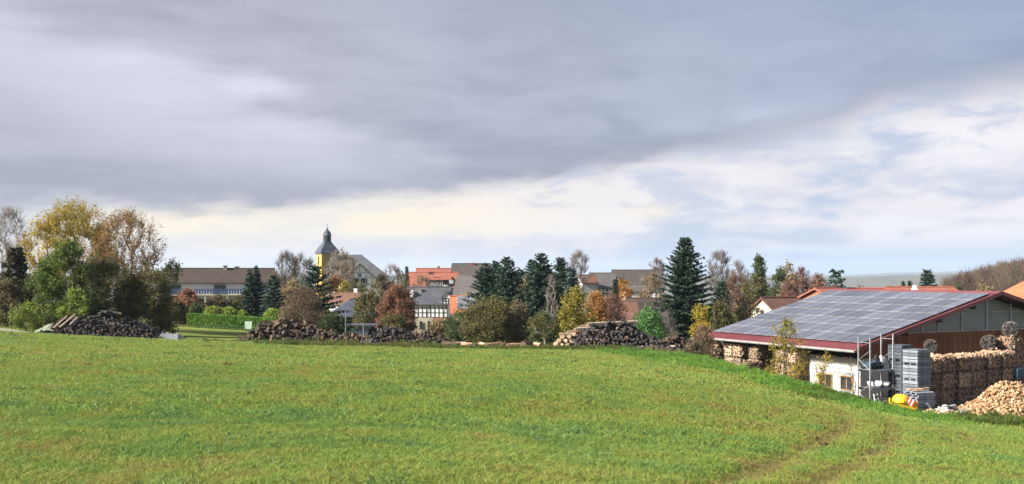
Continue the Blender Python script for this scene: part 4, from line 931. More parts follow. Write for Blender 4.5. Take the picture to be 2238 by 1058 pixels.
# far wood on the right: one mass of leafless crowns
def wood():
    r = np.random.default_rng(9); Vs, Fs, ti, mi = [], [], [], []; off = 0
    for k in range(280):
        Y = 290+r.random()*190; px = 2066+r.random()**1.5*760; X = (px-CX)/F*Y
        top = np.interp(px, [2060, 2110, 2170, 2238, 2400, 2830], [626, 606, 588, 574, 566, 575])+r.random()**2*30-6
        zb = -13.5; H = (HZ-top)/F*Y-zb; R = H*(.22+.12*r.random())
        n = 210; a = r.random(n)*6.28; z = r.random(n); pr = np.sqrt(1-(z*1.0)**2.2)*(.3+.7*r.random(n)**.5)*(.75+.35*np.sin(a*3+k))
        c = np.stack([R*pr*np.cos(a), R*pr*np.sin(a), H*(.28+.7*z)], -1)
        u = c-np.array([0, 0, H*.25]); u /= np.linalg.norm(u, axis=1, keepdims=True); u += r.normal(size=u.shape)*.35
        L = 1.1+1.2*r.random(n); V, Fq = tubes_np(c, c+u*L[:, None], np.full(n, .075), np.full(n, .02), 3)
        TV, TF = tubes_np([[0, 0, -.5]], [[0, 0, H*.75]], [.22], [.06], 3)
        for v, f_ in ((V, Fq), (TV, TF)):
            Vs.append(v+np.array([X, Y, zb])); Fs.append(f_+off); off += len(v); ti.append(np.clip(r.random()+r.normal(size=len(f_))*.12, 0, 1)); mi.append(np.zeros(len(f_)))
    m_ = mat('far_twigs', [(.09, .055, .045), (.20, .13, .095), (.16, .145, .095)], attr='tint', rnd=0)
    tag(link('bare_wood', mesh_np('bare_wood', np.concatenate(Vs), np.concatenate(Fs), [m_], np.concatenate(ti))), 'reddish brown leafless wood on the hillside at the right edge', 'wood', kind='stuff')
wood()
# distant hills
def hills(name, r0, r1, prof, c, seed):
    a = np.linspace(-40, 60, 240); q = np.linspace(0, 1, 14); A, Qv = np.meshgrid(np.radians(a), q)
    Rr = r0+(r1-r0)*Qv; pxs = CX+F*np.tan(np.clip(A, -1.2, 1.2)); crest = (HZ-np.interp(pxs, *prof))/F*r1*.8
    h = np.sin(np.pi*np.clip(Qv*.62, 0, 1))**1.3; n = (fbm(A*40+seed, Qv*6, 4)-.5)*12*np.sin(np.pi*Qv)
    Z = -66+(crest+66)*h+n*h
    V = np.stack([Rr*np.sin(A), Rr*np.cos(A), Z], -1).reshape(-1, 3); m, k = A.shape
    ii, jj = np.meshgrid(np.arange(m-1), np.arange(k-1), indexing='ij')
    Fq = np.stack([ii*k+jj, ii*k+jj+1, (ii+1)*k+jj+1, (ii+1)*k+jj], -1).reshape(-1, 4)
    tag(link(name, mesh_np(name, V, Fq, mat(name, c, .004, 6, .95, 0, (1, .35, 1), 0), smooth=True)), kind='structure')
hills('hills', 2200, 3600, ([-2000, 1600, 1850, 2000, 2100, 2238, 2600], [606, 606, 607, 601, 597, 590, 580]), [(.05, .05, .04), (.10, .092, .066), (.068, .056, .05)], 3)
hills('distant_hills', 5200, 8000, ([-2000, 900, 1850, 1950, 2120, 2238, 2600], [602, 602, 601, 596, 592, 580, 574]), [(.05, .055, .05), (.09, .09, .07), (.06, .057, .054)], 11)
# ------------------------------------------------------------------ village buildings
def zpx(py, Y): return (HZ-py)/F*Y
_wc = {}
def window(root, face, u, z, w_, h, L, Wd, frame='frame_white', name='window', mull=1, pane='pane'):
    """frame with a recessed pane set on a wall: f front (-y), l left gable (-x), r right gable (+x)"""
    key = (round(w_, 2), round(h, 2), frame, mull, pane)
    if key not in _wc:
        t_ = .07; b = MB()
        b.box(-w_/2, w_/2, -.07, .0, -h/2, -h/2+t_); b.box(-w_/2, w_/2, -.07, .0, h/2-t_, h/2)
        b.box(-w_/2, -w_/2+t_, -.07, .0, -h/2+t_, h/2-t_); b.box(w_/2-t_, w_/2, -.07, .0, -h/2+t_, h/2-t_)
        for k in range(mull): x = -w_/2+w_*(k+1)/(mull+1); b.box(x-t_/2, x+t_/2, -.062, .0, -h/2+t_, h/2-t_)
        p = MB(); p.box(-w_/2+t_*.6, w_/2-t_*.6, -.03, .0, -h/2+t_*.6, h/2-t_*.6)
        _wc[key] = (b.mesh('window', M[frame]), p.mesh('pane', M[pane]))
    loc, rz = {'f': ((u, -Wd/2-.004, z), 0), 'l': ((-L/2-.004, u, z), -math.pi/2), 'r': ((L/2+.004, u, z), math.pi/2)}[face]
    o = link(name, _wc[key][0], root, loc, (0, 0, rz)); link('pane', _wc[key][1], o); return o

def house(name, px, Y, L, Wd, eave, ridge, label, wallm, roofm, rot=0.0, cat='house', zb=None, over=.45, hip=(0, 0), group=None, chim=(), thick=.16, sink=.6):
    """ridge along local x, eaves front and back; eave and ridge heights are given as photograph rows at distance Y"""
    X = (px-CX)/F*Y; zb = gz(X, Y) if zb is None else zb
    ze, zr = zpx(eave, Y-Wd/2*.9)-zb, zpx(ridge, Y)-zb
    root = empty(name, (X, Y, zb), rot, label, cat, group); root['eave'] = ze
    b = MB(); hx, hy = L/2, Wd/2
    if hip == (0, 0): b.prism([(-hy, -sink), (hy, -sink), (hy, ze), (0, zr-.03), (-hy, ze)], -hx, hx, axis='x')
    else: b.box(-hx, hx, -hy, hy, -sink, ze)
    b.build('wall', M[wallm], root)
    s_ = (zr-ze)/hy; eo, zo = hy+over, ze-over*s_; ox = over*.8; r = MB(); dz = thick
    xl, xr = -hx-ox, hx+ox; rl, rr = xl+hip[0]*(1 if hip[0] else 0), xr-hip[1]*(1 if hip[1] else 0)
    up = lambda p: (p[0], p[1], p[2]+dz)
    for sy in (-1, 1):
        q = [(xl, sy*eo, zo), (xr, sy*eo, zo), (rr, sy*.0, zr), (rl, sy*.0, zr)]
        if sy > 0: q = q[::-1]
        r.slab([up(p) for p in q], dz)
    if hip[0]: r.slab([up(p) for p in [(xl, eo, zo), (xl, -eo, zo), (rl, 0, zr)]], dz)
    if hip[1]: r.slab([up(p) for p in [(xr, -eo, zo), (xr, eo, zo), (rr, 0, zr)]], dz)
    r.tube((rl, 0, zr+dz), (rr, 0, zr+dz), .12, n=6)
    ro = r.build('roof', M[roofm], root)
    for (cx, cy, w_, h, m_) in chim:
        zc_ = zr-abs(cy)*s_; c = MB(); c.box(cx-w_/2, cx+w_/2, cy-w_/2, cy+w_/2, zc_-.3, zc_+h); c.box(cx-w_/2-.07, cx+w_/2+.07, cy-w_/2-.07, cy+w_/2+.07, zc_+h, zc_+h+.1)
        c.build('chimney', M[m_], ro)
    return root, ze, zr, s_

def beams(root, L, Wd, z0, z1, face='f', nx=8, rows=3, t_=.14, x0=None, x1=None, brace=True, m_='timber_dark', off=.02):
    """half timbering of one wall: posts, rails and a few braces standing proud of the plaster"""
    b = MB(); xa = -L/2 if x0 is None else x0; xb = L/2 if x1 is None else x1; y1, y0 = -Wd/2+.01, -Wd/2-.035-off
    for k in range(nx+1): x = xa+(xb-xa)*k/nx; b.box(x-t_/2, x+t_/2, y0, y1, z0, z1)
    for k in range(rows+1): z = z0+(z1-z0)*k/rows; b.box(xa, xb, y0+.006, y1-.004, z-t_/2, z+t_/2)
    if brace:
        for k in (0, nx//2, nx-1):
            xa_, xb_ = xa+(xb-xa)*k/nx, xa+(xb-xa)*(k+1)/nx
            b.poly([(xa_, y0-.004, z0), (xa_+t_, y0-.004, z0), (xb_, y0-.004, z1), (xb_-t_, y0-.004, z1)])
    o = b.build('timber_frame', M[m_], root)
    if face == 'l': o.rotation_euler = (0, 0, -math.pi/2)
    return tag(o, kind='stuff')

# long white house with a blue balcony
Y = 165; sc = Y/F
h_, ze, zr, s_ = house('long_house', 481, Y, 16.8, 8.5, 617, 589, 'long white two storey house with brown roof and dark blue balcony behind the hedge', 'render_white', 'tile_brown', rot=.13,
                       chim=[(-8.2, .3, .7, .8, 'chimney_grey'), (.9, -.4, .55, .75, 'chimney_grey'), (2.6, .6, .6, .7, 'chimney_grey')], zb=zpx(676, Y))
b = MB(); zf = ze-1.95
b.box(-8.3, 8.3, -5.35, -4.262, zf-.14, zf); b.build('balcony_slab', M['render_cream'], h_)
b = MB()
for k in range(40): x = -8.25+k*.423; b.box(x-.17, x+.17, -5.36, -5.30, zf+.1, zf+.82)
b.box(-8.3, 8.3, -5.38, -5.28, zf+.84, zf+.94); b.build('balcony_railing', M['blue_paint'], h_)
for x in (-2.9, -1.5, .35, 1.9, 3.9, 6.2): b = MB(); b.box(x-.14, x+.14, -5.3, -5.02, -.4, zf-.14); b.build('pillar', M['render_cream'], h_)
for x, w_ in ((-6.3, 1.8), (.2, .9), (1.1, .9), (6.6, 1.0), (7.7, .9)): window(h_, 'f', x, ze-1.15, w_, 1.5, 16.8, 8.5, 'blue_paint')
for x, w_ in ((-5.2, 1.0), (-2.2, 1.0), (-.6, 1.4), (1.2, 1.0), (2.9, 1.1), (5.2, 1.2)): window(h_, 'f', x, .95, w_, 1.7, 16.8, 8.5, 'timber_dark')
b = MB(); b.box(-8.4, -3.2, -4.30, -4.252, -.3, zf-.2); b.build('brown_panel', M['board_rust'], h_)
window(h_, 'l', 1.2, ze-1.2, 1.1, 1.2, 16.8, 8.5); window(h_, 'l', -1.8, ze-1.2, 1.1, 1.2, 16.8, 8.5)
b = MB(); b.box(-8.47, -8.403, -3.2, 3.2, zf, zf+.12); b.box(-8.47, -8.403, -3.2, 3.2, ze-.2, ze-.05); b.build('trim', M['frame_white'], h_)

# church: tower and nave
Y = 300; sc = Y/F; zb = -6.0; X = (715-CX)/F*Y
ch = empty('church', (X, Y, zb), math.radians(29), 'yellow church tower with dark bell shaped slate cap, long slate nave roof beside it', 'church')
s2 = 2.55; zt = zpx(553, Y)-zb
b = MB(); b.box(-s2, s2, -s2, s2, -1, zt); tw = b.build('tower', M['render_yellow'], ch)
b = MB(); b.box(-s2-.16, s2+.16, -s2-.16, s2+.16, zt-.45, zt-.05); b.build('cornice', M['chimney_grey'], ch)
rt2 = math.sqrt(2); Z = lambda p: zpx(p, Y)-zb
prof = [(3.05, 553.5), (2.95, 552), (2.72, 549.5), (2.5, 546.5), (2.2, 542.5), (1.85, 538.5), (1.5, 535), (1.2, 531.5), (1.02, 528.5)]
b = MB(); b.lathe([(r*rt2, Z(p)) for r, p in prof], 4, 0, math.pi/4); b.build('cap', M['slate_blue'], ch)
b = MB(); b.lathe([(1.12, Z(529)), (1.12, Z(515))], 8, 0, math.pi/8); lan = b.build('lantern', M['slate_blue'], ch)
b = MB()
for k in range(8):
    a = math.pi/4*k; Mx = Matrix.Rotation(a, 4, 'Z'); b.box(-.26, .26, -1.12, -1.02, Z(527), Z(517), M=Mx)
b.build('louvre', M['timber_dark'], lan)
b = MB(); b.lathe([(1.4, Z(515.5)), (1.4, Z(514.5)), (1.2, Z(512)), (1.15, Z(509.5)), (.85, Z(506)), (.45, Z(503)), (.2, Z(499.5)), (.12, Z(497.5))], 10); b.build('onion', M['slate_blue'], ch)
b = MB(); b.tube((0, 0, Z(499)), (0, 0, Z(487.5)), .06, .05, 6); b.lathe([(.01, Z(498)), (.24, Z(496.6)), (.01, Z(495.2))], 8); b.box(-.4, .4, -.05, .05, Z(491.6), Z(491)); b.build('spire', M['steel'], ch)
for fx, fz in ((-1.3, 569), ):
    window(ch, 'l', .2, Z(570), 1.0, 2.3, s2*2, s2*2, 'timber_dark', 'louvre_window')
window(ch, 'f', 1.15, Z(561), 1.0, 1.9, s2*2, s2*2, 'timber_dark', 'louvre_window')
b = MB()   # nave: hipped slate roof running right of the tower, axis across the view
Mn = Matrix.Rotation(-math.radians(29), 4, 'Z')
def nv(px, py, dy): p = at(px, py, Y+dy); v = Mn @ (p-Vector((X, Y, zb))); return v
r1, r2 = nv(724, 557, -12), nv(790, 556.5, -12)
e1, e2, e3, e4 = nv(706, 612, -17.5), nv(853, 606, -17.5), nv(845, 606, -6.5), nv(712, 612, -6.5)
for q in ([e1, e2, r2, r1], [e3, e4, r1, r2], [e2, e3, r2], [e4, e1, r1]): b.slab(q, .25)
nr = b.build('nave_roof', M['slate'], ch)
b = MB(); w1, w2, w3, w4 = nv(713, 611, -16.9), nv(846, 605, -16.9), nv(840, 605, -7), nv(718, 611, -7)
b.raw([w1, w2, w3, w4]+[Vector((p.x, p.y, -1)) for p in (w1, w2, w3, w4)], [(0, 1, 2, 3), (0, 4, 5, 1), (1, 5, 6, 2), (2, 6, 7, 3), (3, 7, 4, 0)]); b.build('nave_wall', M['render_grey'], ch)

# tall timbered gable before the nave
Y = 236
h_, ze, zr, s_ = house('gabled_house', 783, Y, 9.0, 8.6, 612, 577, 'tall pale timbered gable with two dark windows in front of the church roof', 'whitewash', 'tile_grey', rot=-math.pi/2+.22, over=.9)
# gable faces the camera: local +x end looks to -Y
b = MB(); 
x1 = 4.5
for k in range(7):
    y = -4.2+1.4*k; top = zr-abs(y)*s_-.05; b.box(x1, x1+.07, y-.09, y+.09, ze-2.4, top)
for z in (ze-2.4, ze-.9, ze+.5, ze+1.7):
    hw = min(4.2, (zr-z)/s_); b.box(x1+.004, x1+.064, -hw, hw, z-.09, z+.09)
tag(b.build('timber_frame', M['render_grey'], h_), kind='stuff')
window(h_, 'r', -.95, ze-.2, 1.5, 1.05, 9.0, 8.6, 'timber_dark'); window(h_, 'r', 1.0, ze-.2, 1.5, 1.05, 9.0, 8.6, 'timber_dark'); window(h_, 'r', 0, ze+1.1, .7, .7, 9.0, 8.6, 'timber_dark')

# cottage with russet roof and white gable, slate bungalow, carport
Y = 150
h_, *_ = house('white_gable_house', 766, Y, 4.6, 4.4, 664, 643, 'small house with white gable and russet roof above the slate bungalow', 'render_white', 'tile_russet', rot=-.35, over=.3, chim=[(.8, .3, .5, .9, 'frame_white')])
window(h_, 'l', 0, 3.2, .6, .8, 4.6, 4.4, 'timber_dark')
Y = 128
h_, ze, zr, s_ = house('slate_bungalow', 776, Y, 6.2, 6.4, 689, 657, 'dark bungalow under a blue grey hipped slate roof', 'timber_dark', 'slate_blue', rot=.18, over=.5, hip=(2.8, 2.8), cat='house')
window(h_, 'f', -1.6, ze-1.0, 1.0, 1.3, 6.2, 6.4)
window(h_, 'f', 1.6, ze-1.0, 1.0, 1.3, 6.2, 6.4)
Y = 96; p = at(794, 733, Y); p.z = gz(p.x, p.y)
cp = empty('carport', p, .1, 'low carport with flat pale grey roof behind the low middle of the log piles', 'carport'); zt = zpx(709, Y)-p.z
b = MB(); b.box(-1.5, 1.5, -1.6, 1.6, zt-.12, zt+.02); b.build('roof', M['slate'], cp)
for x in (-1.4, -.3, 1.4):
    for y in (-1.4, 1.4): b = MB(); b.box(x-.04, x+.04, y-.04, y+.04, -.3, zt-.12); b.build('post', M['crate_grey'], cp)
b = MB(); b.box(-1.4, 1.4, 1.36, 1.42, .1, zt-.5); b.build('back_wall', M['machine_blue'], cp)
b = MB(); b.box(-.6, .5, -1.3, .9, .25, .75); b.prism([(-.5, .75), (.45, .75), (.3, 1.15), (-.35, 1.15)], -.9, .6); tr = b.build('parked_trailer', M['tarp_grey'], None, p); 
b = MB()
for sx in (-1, 1): b.tube((sx*.66-.06, -.1, .25), (sx*.66+.06, -.1, .25), .25, n=12)
tr.rotation_euler = (0, 0, .1); b.build('wheel', M['rubber'], tr); tag(tr, 'small grey covered trailer under the carport', 'trailer')
for px, pyt, pyb, Yp, lb in ((755.5, 690, 738, 82, 'thin metal post left of the carport among the log piles'), (794.5, 709, 741, 82, 'thicker grey metal post in front of the carport')):
    p = at(px, pyb, Yp); zg = gz(p.x, p.y); b = MB(); hgt = zpx(pyt, Yp)-zg; b.tube((0, 0, -.3), (0, 0, hgt), .045, n=8); b.lathe([(.06, hgt), (.06, hgt+.03), (.01, hgt+.06)], 8)
    o = b.build('metal_post', M['crate_grey'], None, (p.x, p.y, zg)); tag(o, lb, 'post')

# half timbered house
Y = 150
h_, ze, zr, s_ = house('timbered_house', 938, Y, 6.1, 6.0, 663, 630, 'white half timbered house with dark slate roof on a tan stone basement', 'whitewash', 'slate', rot=-.06, over=.35, zb=zpx(733, Y), chim=[(-1.2, -.9, .45, .5, 'chimney_grey')])
zs = ze-2.0
beams(h_, 6.1, 6.0, zs, ze-.05, nx=10, rows=3, t_=.095)
b = MB(); b.box(-3.1, 1.0, -3.09, 3.0, -.8, zs-.08); st = b.build('basement', M['stone'], h_)
for x in (-.75, .45):
    window(h_, 'f', x, zs-1.2, .42, 1.2, 6.1, 6.4, 'timber_dark', mull=0)
b = MB(); b.box(1.0, 3.06, -3.03, 3.0, -.8, zs-.08); b.build('brick_base', M['brick'], h_)
g = MB(); g.prism([(2.35, ze-.1), (3.75, ze-.1), (3.75, ze+.75), (3.05, ze+1.6), (2.35, ze+.75)], -3.3, -1.2, axis='y'); gd = g.build('dormer', M['whitewash'], h_)
b = MB()
for x in (2.42, 2.87, 3.25, 3.68): b.box(x-.05, x+.05, -3.36, -3.302, ze-.1, ze+.75)
for z in (ze-.05, ze+.35, ze+.75): b.box(2.35, 3.75, -3.354, -3.302, z-.05, z+.05)
tag(b.build('timber_frame', M['timber_dark'], gd), kind='stuff')
b = MB(); b.slab([(2.2, -3.5, ze+.65), (3.05, -3.5, ze+1.72), (3.05, -1.0, ze+1.72), (2.2, -1.0, ze+.65)][::-1], .08); b.slab([(3.05, -3.5, ze+1.72), (3.9, -3.5, ze+.65), (3.9, -1.0, ze+.65), (3.05, -1.0, ze+1.72)][::-1], .08); b.build('dormer_roof', M['slate'], gd)
b = MB(); b.box(-2.6, -2.1, -2.2, -1.2, ze+.9, ze+1.9); b.build('skylight', M['frame_white'], h_)

# red roofed houses
Y = 190
h_, ze, zr, s_ = house('red_dormer_house', 947, Y, 9.2, 8.5, 633, 597, 'wide orange red roof with a dark band of dormer windows, behind the half timbered house', 'stone', 'tile_red', rot=-.03, chim=[])
zd = zpx(617, Y-3)-h_.location.z
d_ = MB(); d_.box(-.9, 3.5, -3.9, -1.5, zd-.75, zd+.45); dm = d_.build('dormer', M['timber_dark'], h_)
b = MB(); b.slab([(-1.1, -4.2, zd+.5), (3.7, -4.2, zd+.5), (3.7, -.9, zd+1.15), (-1.1, -.9, zd+1.15)], .1); b.build('dormer_roof', M['tile_red'], dm)
for x in (-.3, .75, 1.8): 
    o = window(dm, 'f', x, zd-.15, .8, .85, 9.2, 7.8); 
b = MB(); b.lathe([(.02, 0), (.42, .05), (.44, .1), (.02, .12)], 12); o = b.build('satellite_dish', M['white_paint'], dm, (3.75, -4.1, zd+.1), (math.radians(75), 0, .3))
b = MB(); b.box(-.6, .3, -2.6, -2.2, zd+1.45, zd+1.9); b.build('skylight', M['timber_dark'], h_)
Y = 204
house('red_roof_house', 962, Y, 9.0, 7.5, 612, 588.5, 'second red roof whose ridge shows behind the dormer roof', 'render_grey', 'tile_red', rot=.05, chim=[(-.3, .2, .5, .6, 'brick')])
house('brown_roof_house', 1030, 203, 7.2, 8.0, 601, 578, 'mottled brown roof standing above the grey gable, left of the spruces', 'render_grey', 'tile_moss', rot=0, chim=[(.3, -.3, .9, .35, 'tile_red')])
Y = 172
h_, ze, zr, s_ = house('grey_roof_house', 1036, Y, 5.6, 7.0, 652, 603, 'steep grey tiled roof with a pale gable edge below the brown roof', 'render_cream', 'tile_grey', rot=-.22, over=.3)
window(h_, 'l', 0, ze-.6, .8, 1.0, 5.6, 7.0, 'timber_dark')
house('annex_house', 986, 176, 3.2, 3.6, 652, 632, 'small pale blue grey annex roof between the red roofs and the grey gable', 'render_white', 'slate_blue', rot=.3, over=.2, chim=[(-1.0, -.3, .5, .9, 'frame_white')])
Y = 132
h_, ze, zr, s_ = house('orange_roof_house', 1018, Y, 3.6, 4.4, 683, 650, 'bright orange roof carrying a block of solar panels beside the spruces', 'render_cream', 'tile_orange', rot=.05, over=.35)
th = math.atan(s_); n_ = Vector((0, -math.sin(th), math.cos(th)))
pvm = MB(); pvm.box(-.40, .40, -.60, .60, 0, .05, 1); pvm.box(-.36, .36, -.56, .56, .05, .056, 0); pv_small = pvm.mesh('solar_panel', [M['pv_cell'], M['pv_frame']])
for i in range(3):
    for j in range(2):
        y = -.62-j*1.24*math.cos(th); link('solar_panel', pv_small, h_, (-.75+i*.86, y, zr+y*s_+.16/math.cos(th)*1.0+.06), (th, 0, 0))

# long grey barn and neighbours
Y = 205
h_, ze, zr, s_ = house('grey_barn', 1392, Y, 9.6, 9.0, 627, 592, 'long grey barn roof with timbered wall, right of the bluish spruce', 'whitewash', 'tile_moss', rot=.0, cat='barn'); beams(h_, 9.6, 9.0, ze-2.2, ze-.05, nx=12, rows=2, t_=.16)
h_, ze, zr, s_ = house('grey_barn', 1316, Y-3, 4.6, 8.0, 628, 598.5, 'lower left wing of the long grey barn with a patch of timbering', 'whitewash', 'tile_grey', rot=-.02, cat='barn'); beams(h_, 4.6, 8.0, ze-2.4, ze-.05, nx=6, rows=2, t_=.16)
house('slate_house', 1282, 196, 3.0, 5, 618, 603, 'small dark house with a reddish roof edge left of the grey barn', 'render_grey', 'tile_russet', rot=.2, over=.3)
h_, ze, zr, s_ = house('pale_shed', 1392, 176, 4.6, 4.5, 637, 624, 'low pale grey roofed shed before the long grey barn', 'whitewash', 'tile_grey', rot=.05, over=.3, cat='shed')
Y = 128
h_, ze, zr, s_ = house('brown_tile_house', 1342, Y, 5.4, 6.0, 706, 661, 'broad pinkish brown tiled roof behind the pale long logs', 'render_cream', 'tile_russet', rot=0, over=.3)
house('dark_tile_house', 1404, Y+3, 5.0, 6.0, 706, 667, 'darker brown tiled roof between the russet roof and the laurel', 'timber_dark', 'tile_brown', rot=.0, over=.3)
house('dark_roof_house', 1412, 150, 5.4, 4.5, 664, 654, 'low dark brown roof edge above the darker tiled roof', 'timber_dark', 'tile_brown', rot=.03, over=.3)
Y = 118
h_, ze, zr, s_ = house('cream_gable_house', 1704, Y, 5.3, 3.9, 680, 653, 'small house with cream gable and red brown roof behind the solar roof', 'render_cream', 'tile_russet', rot=.5, over=.35, zb=-8.4)
window(h_, 'l', 0, ze-.3, .55, .7, 5.3, 3.9, 'timber_dark')
# roofs beyond the shed
house('far_red_house', 2010, 108, 6.6, 6.0, 648, 631, 'red tiled roof just above the right half of the solar roof ridge', 'render_cream', 'tile_red', rot=.0, zb=-8.3, chim=[(-3.3, .2, .45, .25, 'brick')])
house('far_red_house', 1920, 112, 6.4, 5, 650, 633.5, 'low red roof strip beyond the middle of the solar roof ridge', 'render_cream', 'tile_red', rot=.02, zb=-8.3, chim=[(2.2, 0, .4, .35, 'brick')])
house('far_red_house', 1808, 106, 3.0, 4, 650, 632.5, 'red roof with pale edge beyond the left end of the solar roof ridge', 'brick', 'tile_red', rot=.5, zb=-8.3)
p = at(2000, 628, 104); b = MB(); b.lathe([(.28, -6.6), (.28, -1.2)], 8); b.lathe([(.40, -1.85), (.42, -1.65), (.2, -1.2), (.03, -1.1)], 10); tag(b.build('vent_stack', M['white_paint'], None, (p.x, p.y, 0)), 'white vent stack with a cap rising behind the ridge', 'vent'); 
oh, oz, _, _ = house('orange_house', 2330, 98, 9.6, 8.5, 652, 590, 'bright orange tiled roof cut by the right edge of the picture', 'render_cream', 'tile_orange', rot=.0, zb=-8.0, hip=(3.6, 3.6))
for x in (-2.6, 0, 2.6): window(oh, 'f', x, oz-1.3, 1.1, 1.3, 9.6, 8.5)
for y in (-1.6, 1.6): window(oh, 'l', y, oz-1.3, 1.1, 1.3, 9.6, 8.5)
# sign and concrete block, hedge fence
p = at(543, 722, 101); p.z = gz(p.x, p.y); sg = empty('notice_board', p, 0, 'pale green board on two posts in front of the hedge', 'sign')
b = MB(); b.box(-.34, .34, -.03, .03, .25, .72+.28); b.build('board', M['sign_green'], sg)
for x in (-.3, .3): b = MB(); b.box(x-.03, x+.03, .031, .08, -.3, 1.0); b.build('post', M['timber_dark'], sg)
p = at(381, 740, 71.4); p.z = gz(p.x, p.y); b = MB(); b.box(-.36, .36, -.35, .35, -.1, .40); b.box(-.30, -.12, -.1, .1, .40, .46); b.box(.12, .30, -.1, .1, .40, .46)
tag(b.build('concrete_block', M['concrete'], None, p), 'light grey concrete block at the right end of the left log pile', 'block')
p = at(362, 737, 73); p.z = gz(p.x, p.y); b = MB(); b.box(-.3, .3, -.3, .3, -.1, .38); b.box(-.24, -.08, -.1, .1, .38, .44); b.box(.08, .24, -.1, .1, .38, .44); tag(b.build('concrete_block', M['concrete'], None, p), 'second grey concrete block half hidden by the left log pile', 'block')
A, B = at(424, 722, 103), at(560, 726, 100); fr = empty('wire_fence', (A.x, A.y, gz(A.x, A.y)), 0, 'low wire fence with short pale stakes along the foot of the hedge', 'fence')
prev = None
for k in range(14):
    q = A.lerp(B, k/13); z0 = gz(q.x, q.y)-fr.location.z; l = Vector((q.x-A.x, q.y-A.y, z0)); b = MB(); b.tube(l+Vector((0, 0, -.2)), l+Vector((0, 0, .5)), .016, n=5); b.build('stake', M['crate_wood'], fr)
    if prev is not None:
        b = MB()
        for hh in (.25, .5): b.tube(prev+Vector((0, 0, hh)), l+Vector((0, 0, hh)), .008, n=3)
        b.build('wire', M['steel'], fr)
    prev = l
# ------------------------------------------------------------------ the wood shed with the solar roof
BX = Vector((20.48, 60.0, YARD_Z)); BR = math.atan2(.454, .891)
barn = empty('wood_shed', BX, BR, 'large open wood shed with solar panels on its red metal roof', 'shed')
ZE, ZR, HW, DP = 3.1, 6.4, 13.0, 14.95           # local: x across the gable, y along the ridge
sl = (ZR-ZE)/HW; th = math.atan(sl)
Z_at = lambda x: ZE+sl*(x if x <= HW else 2*HW-x)
def roof_sheet(x0, x1):
    b = MB(); n = 45; prof = []
    for k in range(n):
        y0 = DP*k/n; w_ = DP/n; prof += [(y0, 0), (y0+w_*.70, 0), (y0+w_*.78, .045), (y0+w_*.92, .045)]
    prof.append((DP, 0))
    up = [(x0, y, Z_at(x0)+h) for y, h in prof]; dn = [(x1, y, Z_at(x1)+h) for y, h in prof]; m = len(prof)
    b.raw(up+dn, [(i, m+i, m+i+1, i+1) for i in range(m-1)])
    b.raw([(x0, 0, Z_at(x0)-.05), (x1, 0, Z_at(x1)-.05), (x1, DP, Z_at(x1)-.05), (x0, DP, Z_at(x0)-.05)], [(0, 1, 2, 3)])
    b.raw([(x0, 0, Z_at(x0)-.05), (x0, DP, Z_at(x0)-.05), (x0, DP, Z_at(x0)), (x0, 0, Z_at(x0))], [(0, 1, 2, 3)])
    return b.build('roof', M['metal_red'], barn)
roof_sheet(0, HW); roof_sheet(2*HW, HW)
b = MB(); b.slab([(HW-.32, -.04, ZR-.32*sl+.09), (HW, -.04, ZR+.10), (HW, DP+.04, ZR+.10), (HW-.32, DP+.04, ZR-.32*sl+.09)][::-1], .03)
b.slab([(HW, -.04, ZR+.10), (HW+.32, -.04, ZR-.32*sl+.09), (HW+.32, DP+.04, ZR-.32*sl+.09), (HW, DP+.04, ZR+.10)][::-1], .03); b.build('ridge_cap', M['metal_red'], barn)
for sgn in (0, 1):                                  # barge boards on the near gable
    xa, xb = (0, HW) if not sgn else (2*HW, HW)
    b = MB(); q = [(xa, Z_at(xa)-.14), (xb, ZR-.14), (xb, ZR+.11), (xa, Z_at(xa)+.11)]
    b.raw([(x, -.06, z) for x, z in q]+[(x, -.005, z) for x, z in q], [(0, 1, 2, 3), (7, 6, 5, 4), (0, 4, 5, 1), (1, 5, 6, 2), (2, 6, 7, 3), (3, 7, 4, 0)]); b.build('barge_board', M['metal_red'], barn)
b = MB(); b.tube((-.09, -.02, ZE-.10), (-.09, DP+.02, ZE-.10), .085, n=8); b.build('gutter', M['gutter'], barn)
for y in (5.9, 12.4): b = MB(); b.tube((-.06, y, ZE-.18), (.15, y, ZE-.5), .05, n=6); b.tube((.15, y, ZE-.5), (.7, y, ZE-.75), .05, n=6); b.build('downpipe', M['gutter'], barn)
# solar panels, seven rows of fourteen
pvm = MB(); pw, ph = 1.0, 1.62
pvm.box(-ph/2, ph/2, -pw/2, pw/2, 0, .04, 2); pvm.box(-ph/2+.035, ph/2-.035, -pw/2+.018, pw/2-.018, .04, .045, 0)
for s_ in (-1, 1): pvm.box(min(s_*ph/2, s_*(ph/2-.033)), max(s_*ph/2, s_*(ph/2-.033)), -pw/2+.01, pw/2-.01, .0405, .046, 1)
pv = pvm.mesh('solar_panel', [M['pv_cell'], M['pv_frame'], M['pv_side']])
for i in range(7):
    for j in range(14):
        d = 1.02+(i+.5)*1.685; x = d*math.cos(th)
        link('solar_panel', pv, barn, (x-.09*math.sin(th), .42+(j+.5)*1.022, ZE+d*math.sin(th)+.075), (0, -th, 0))
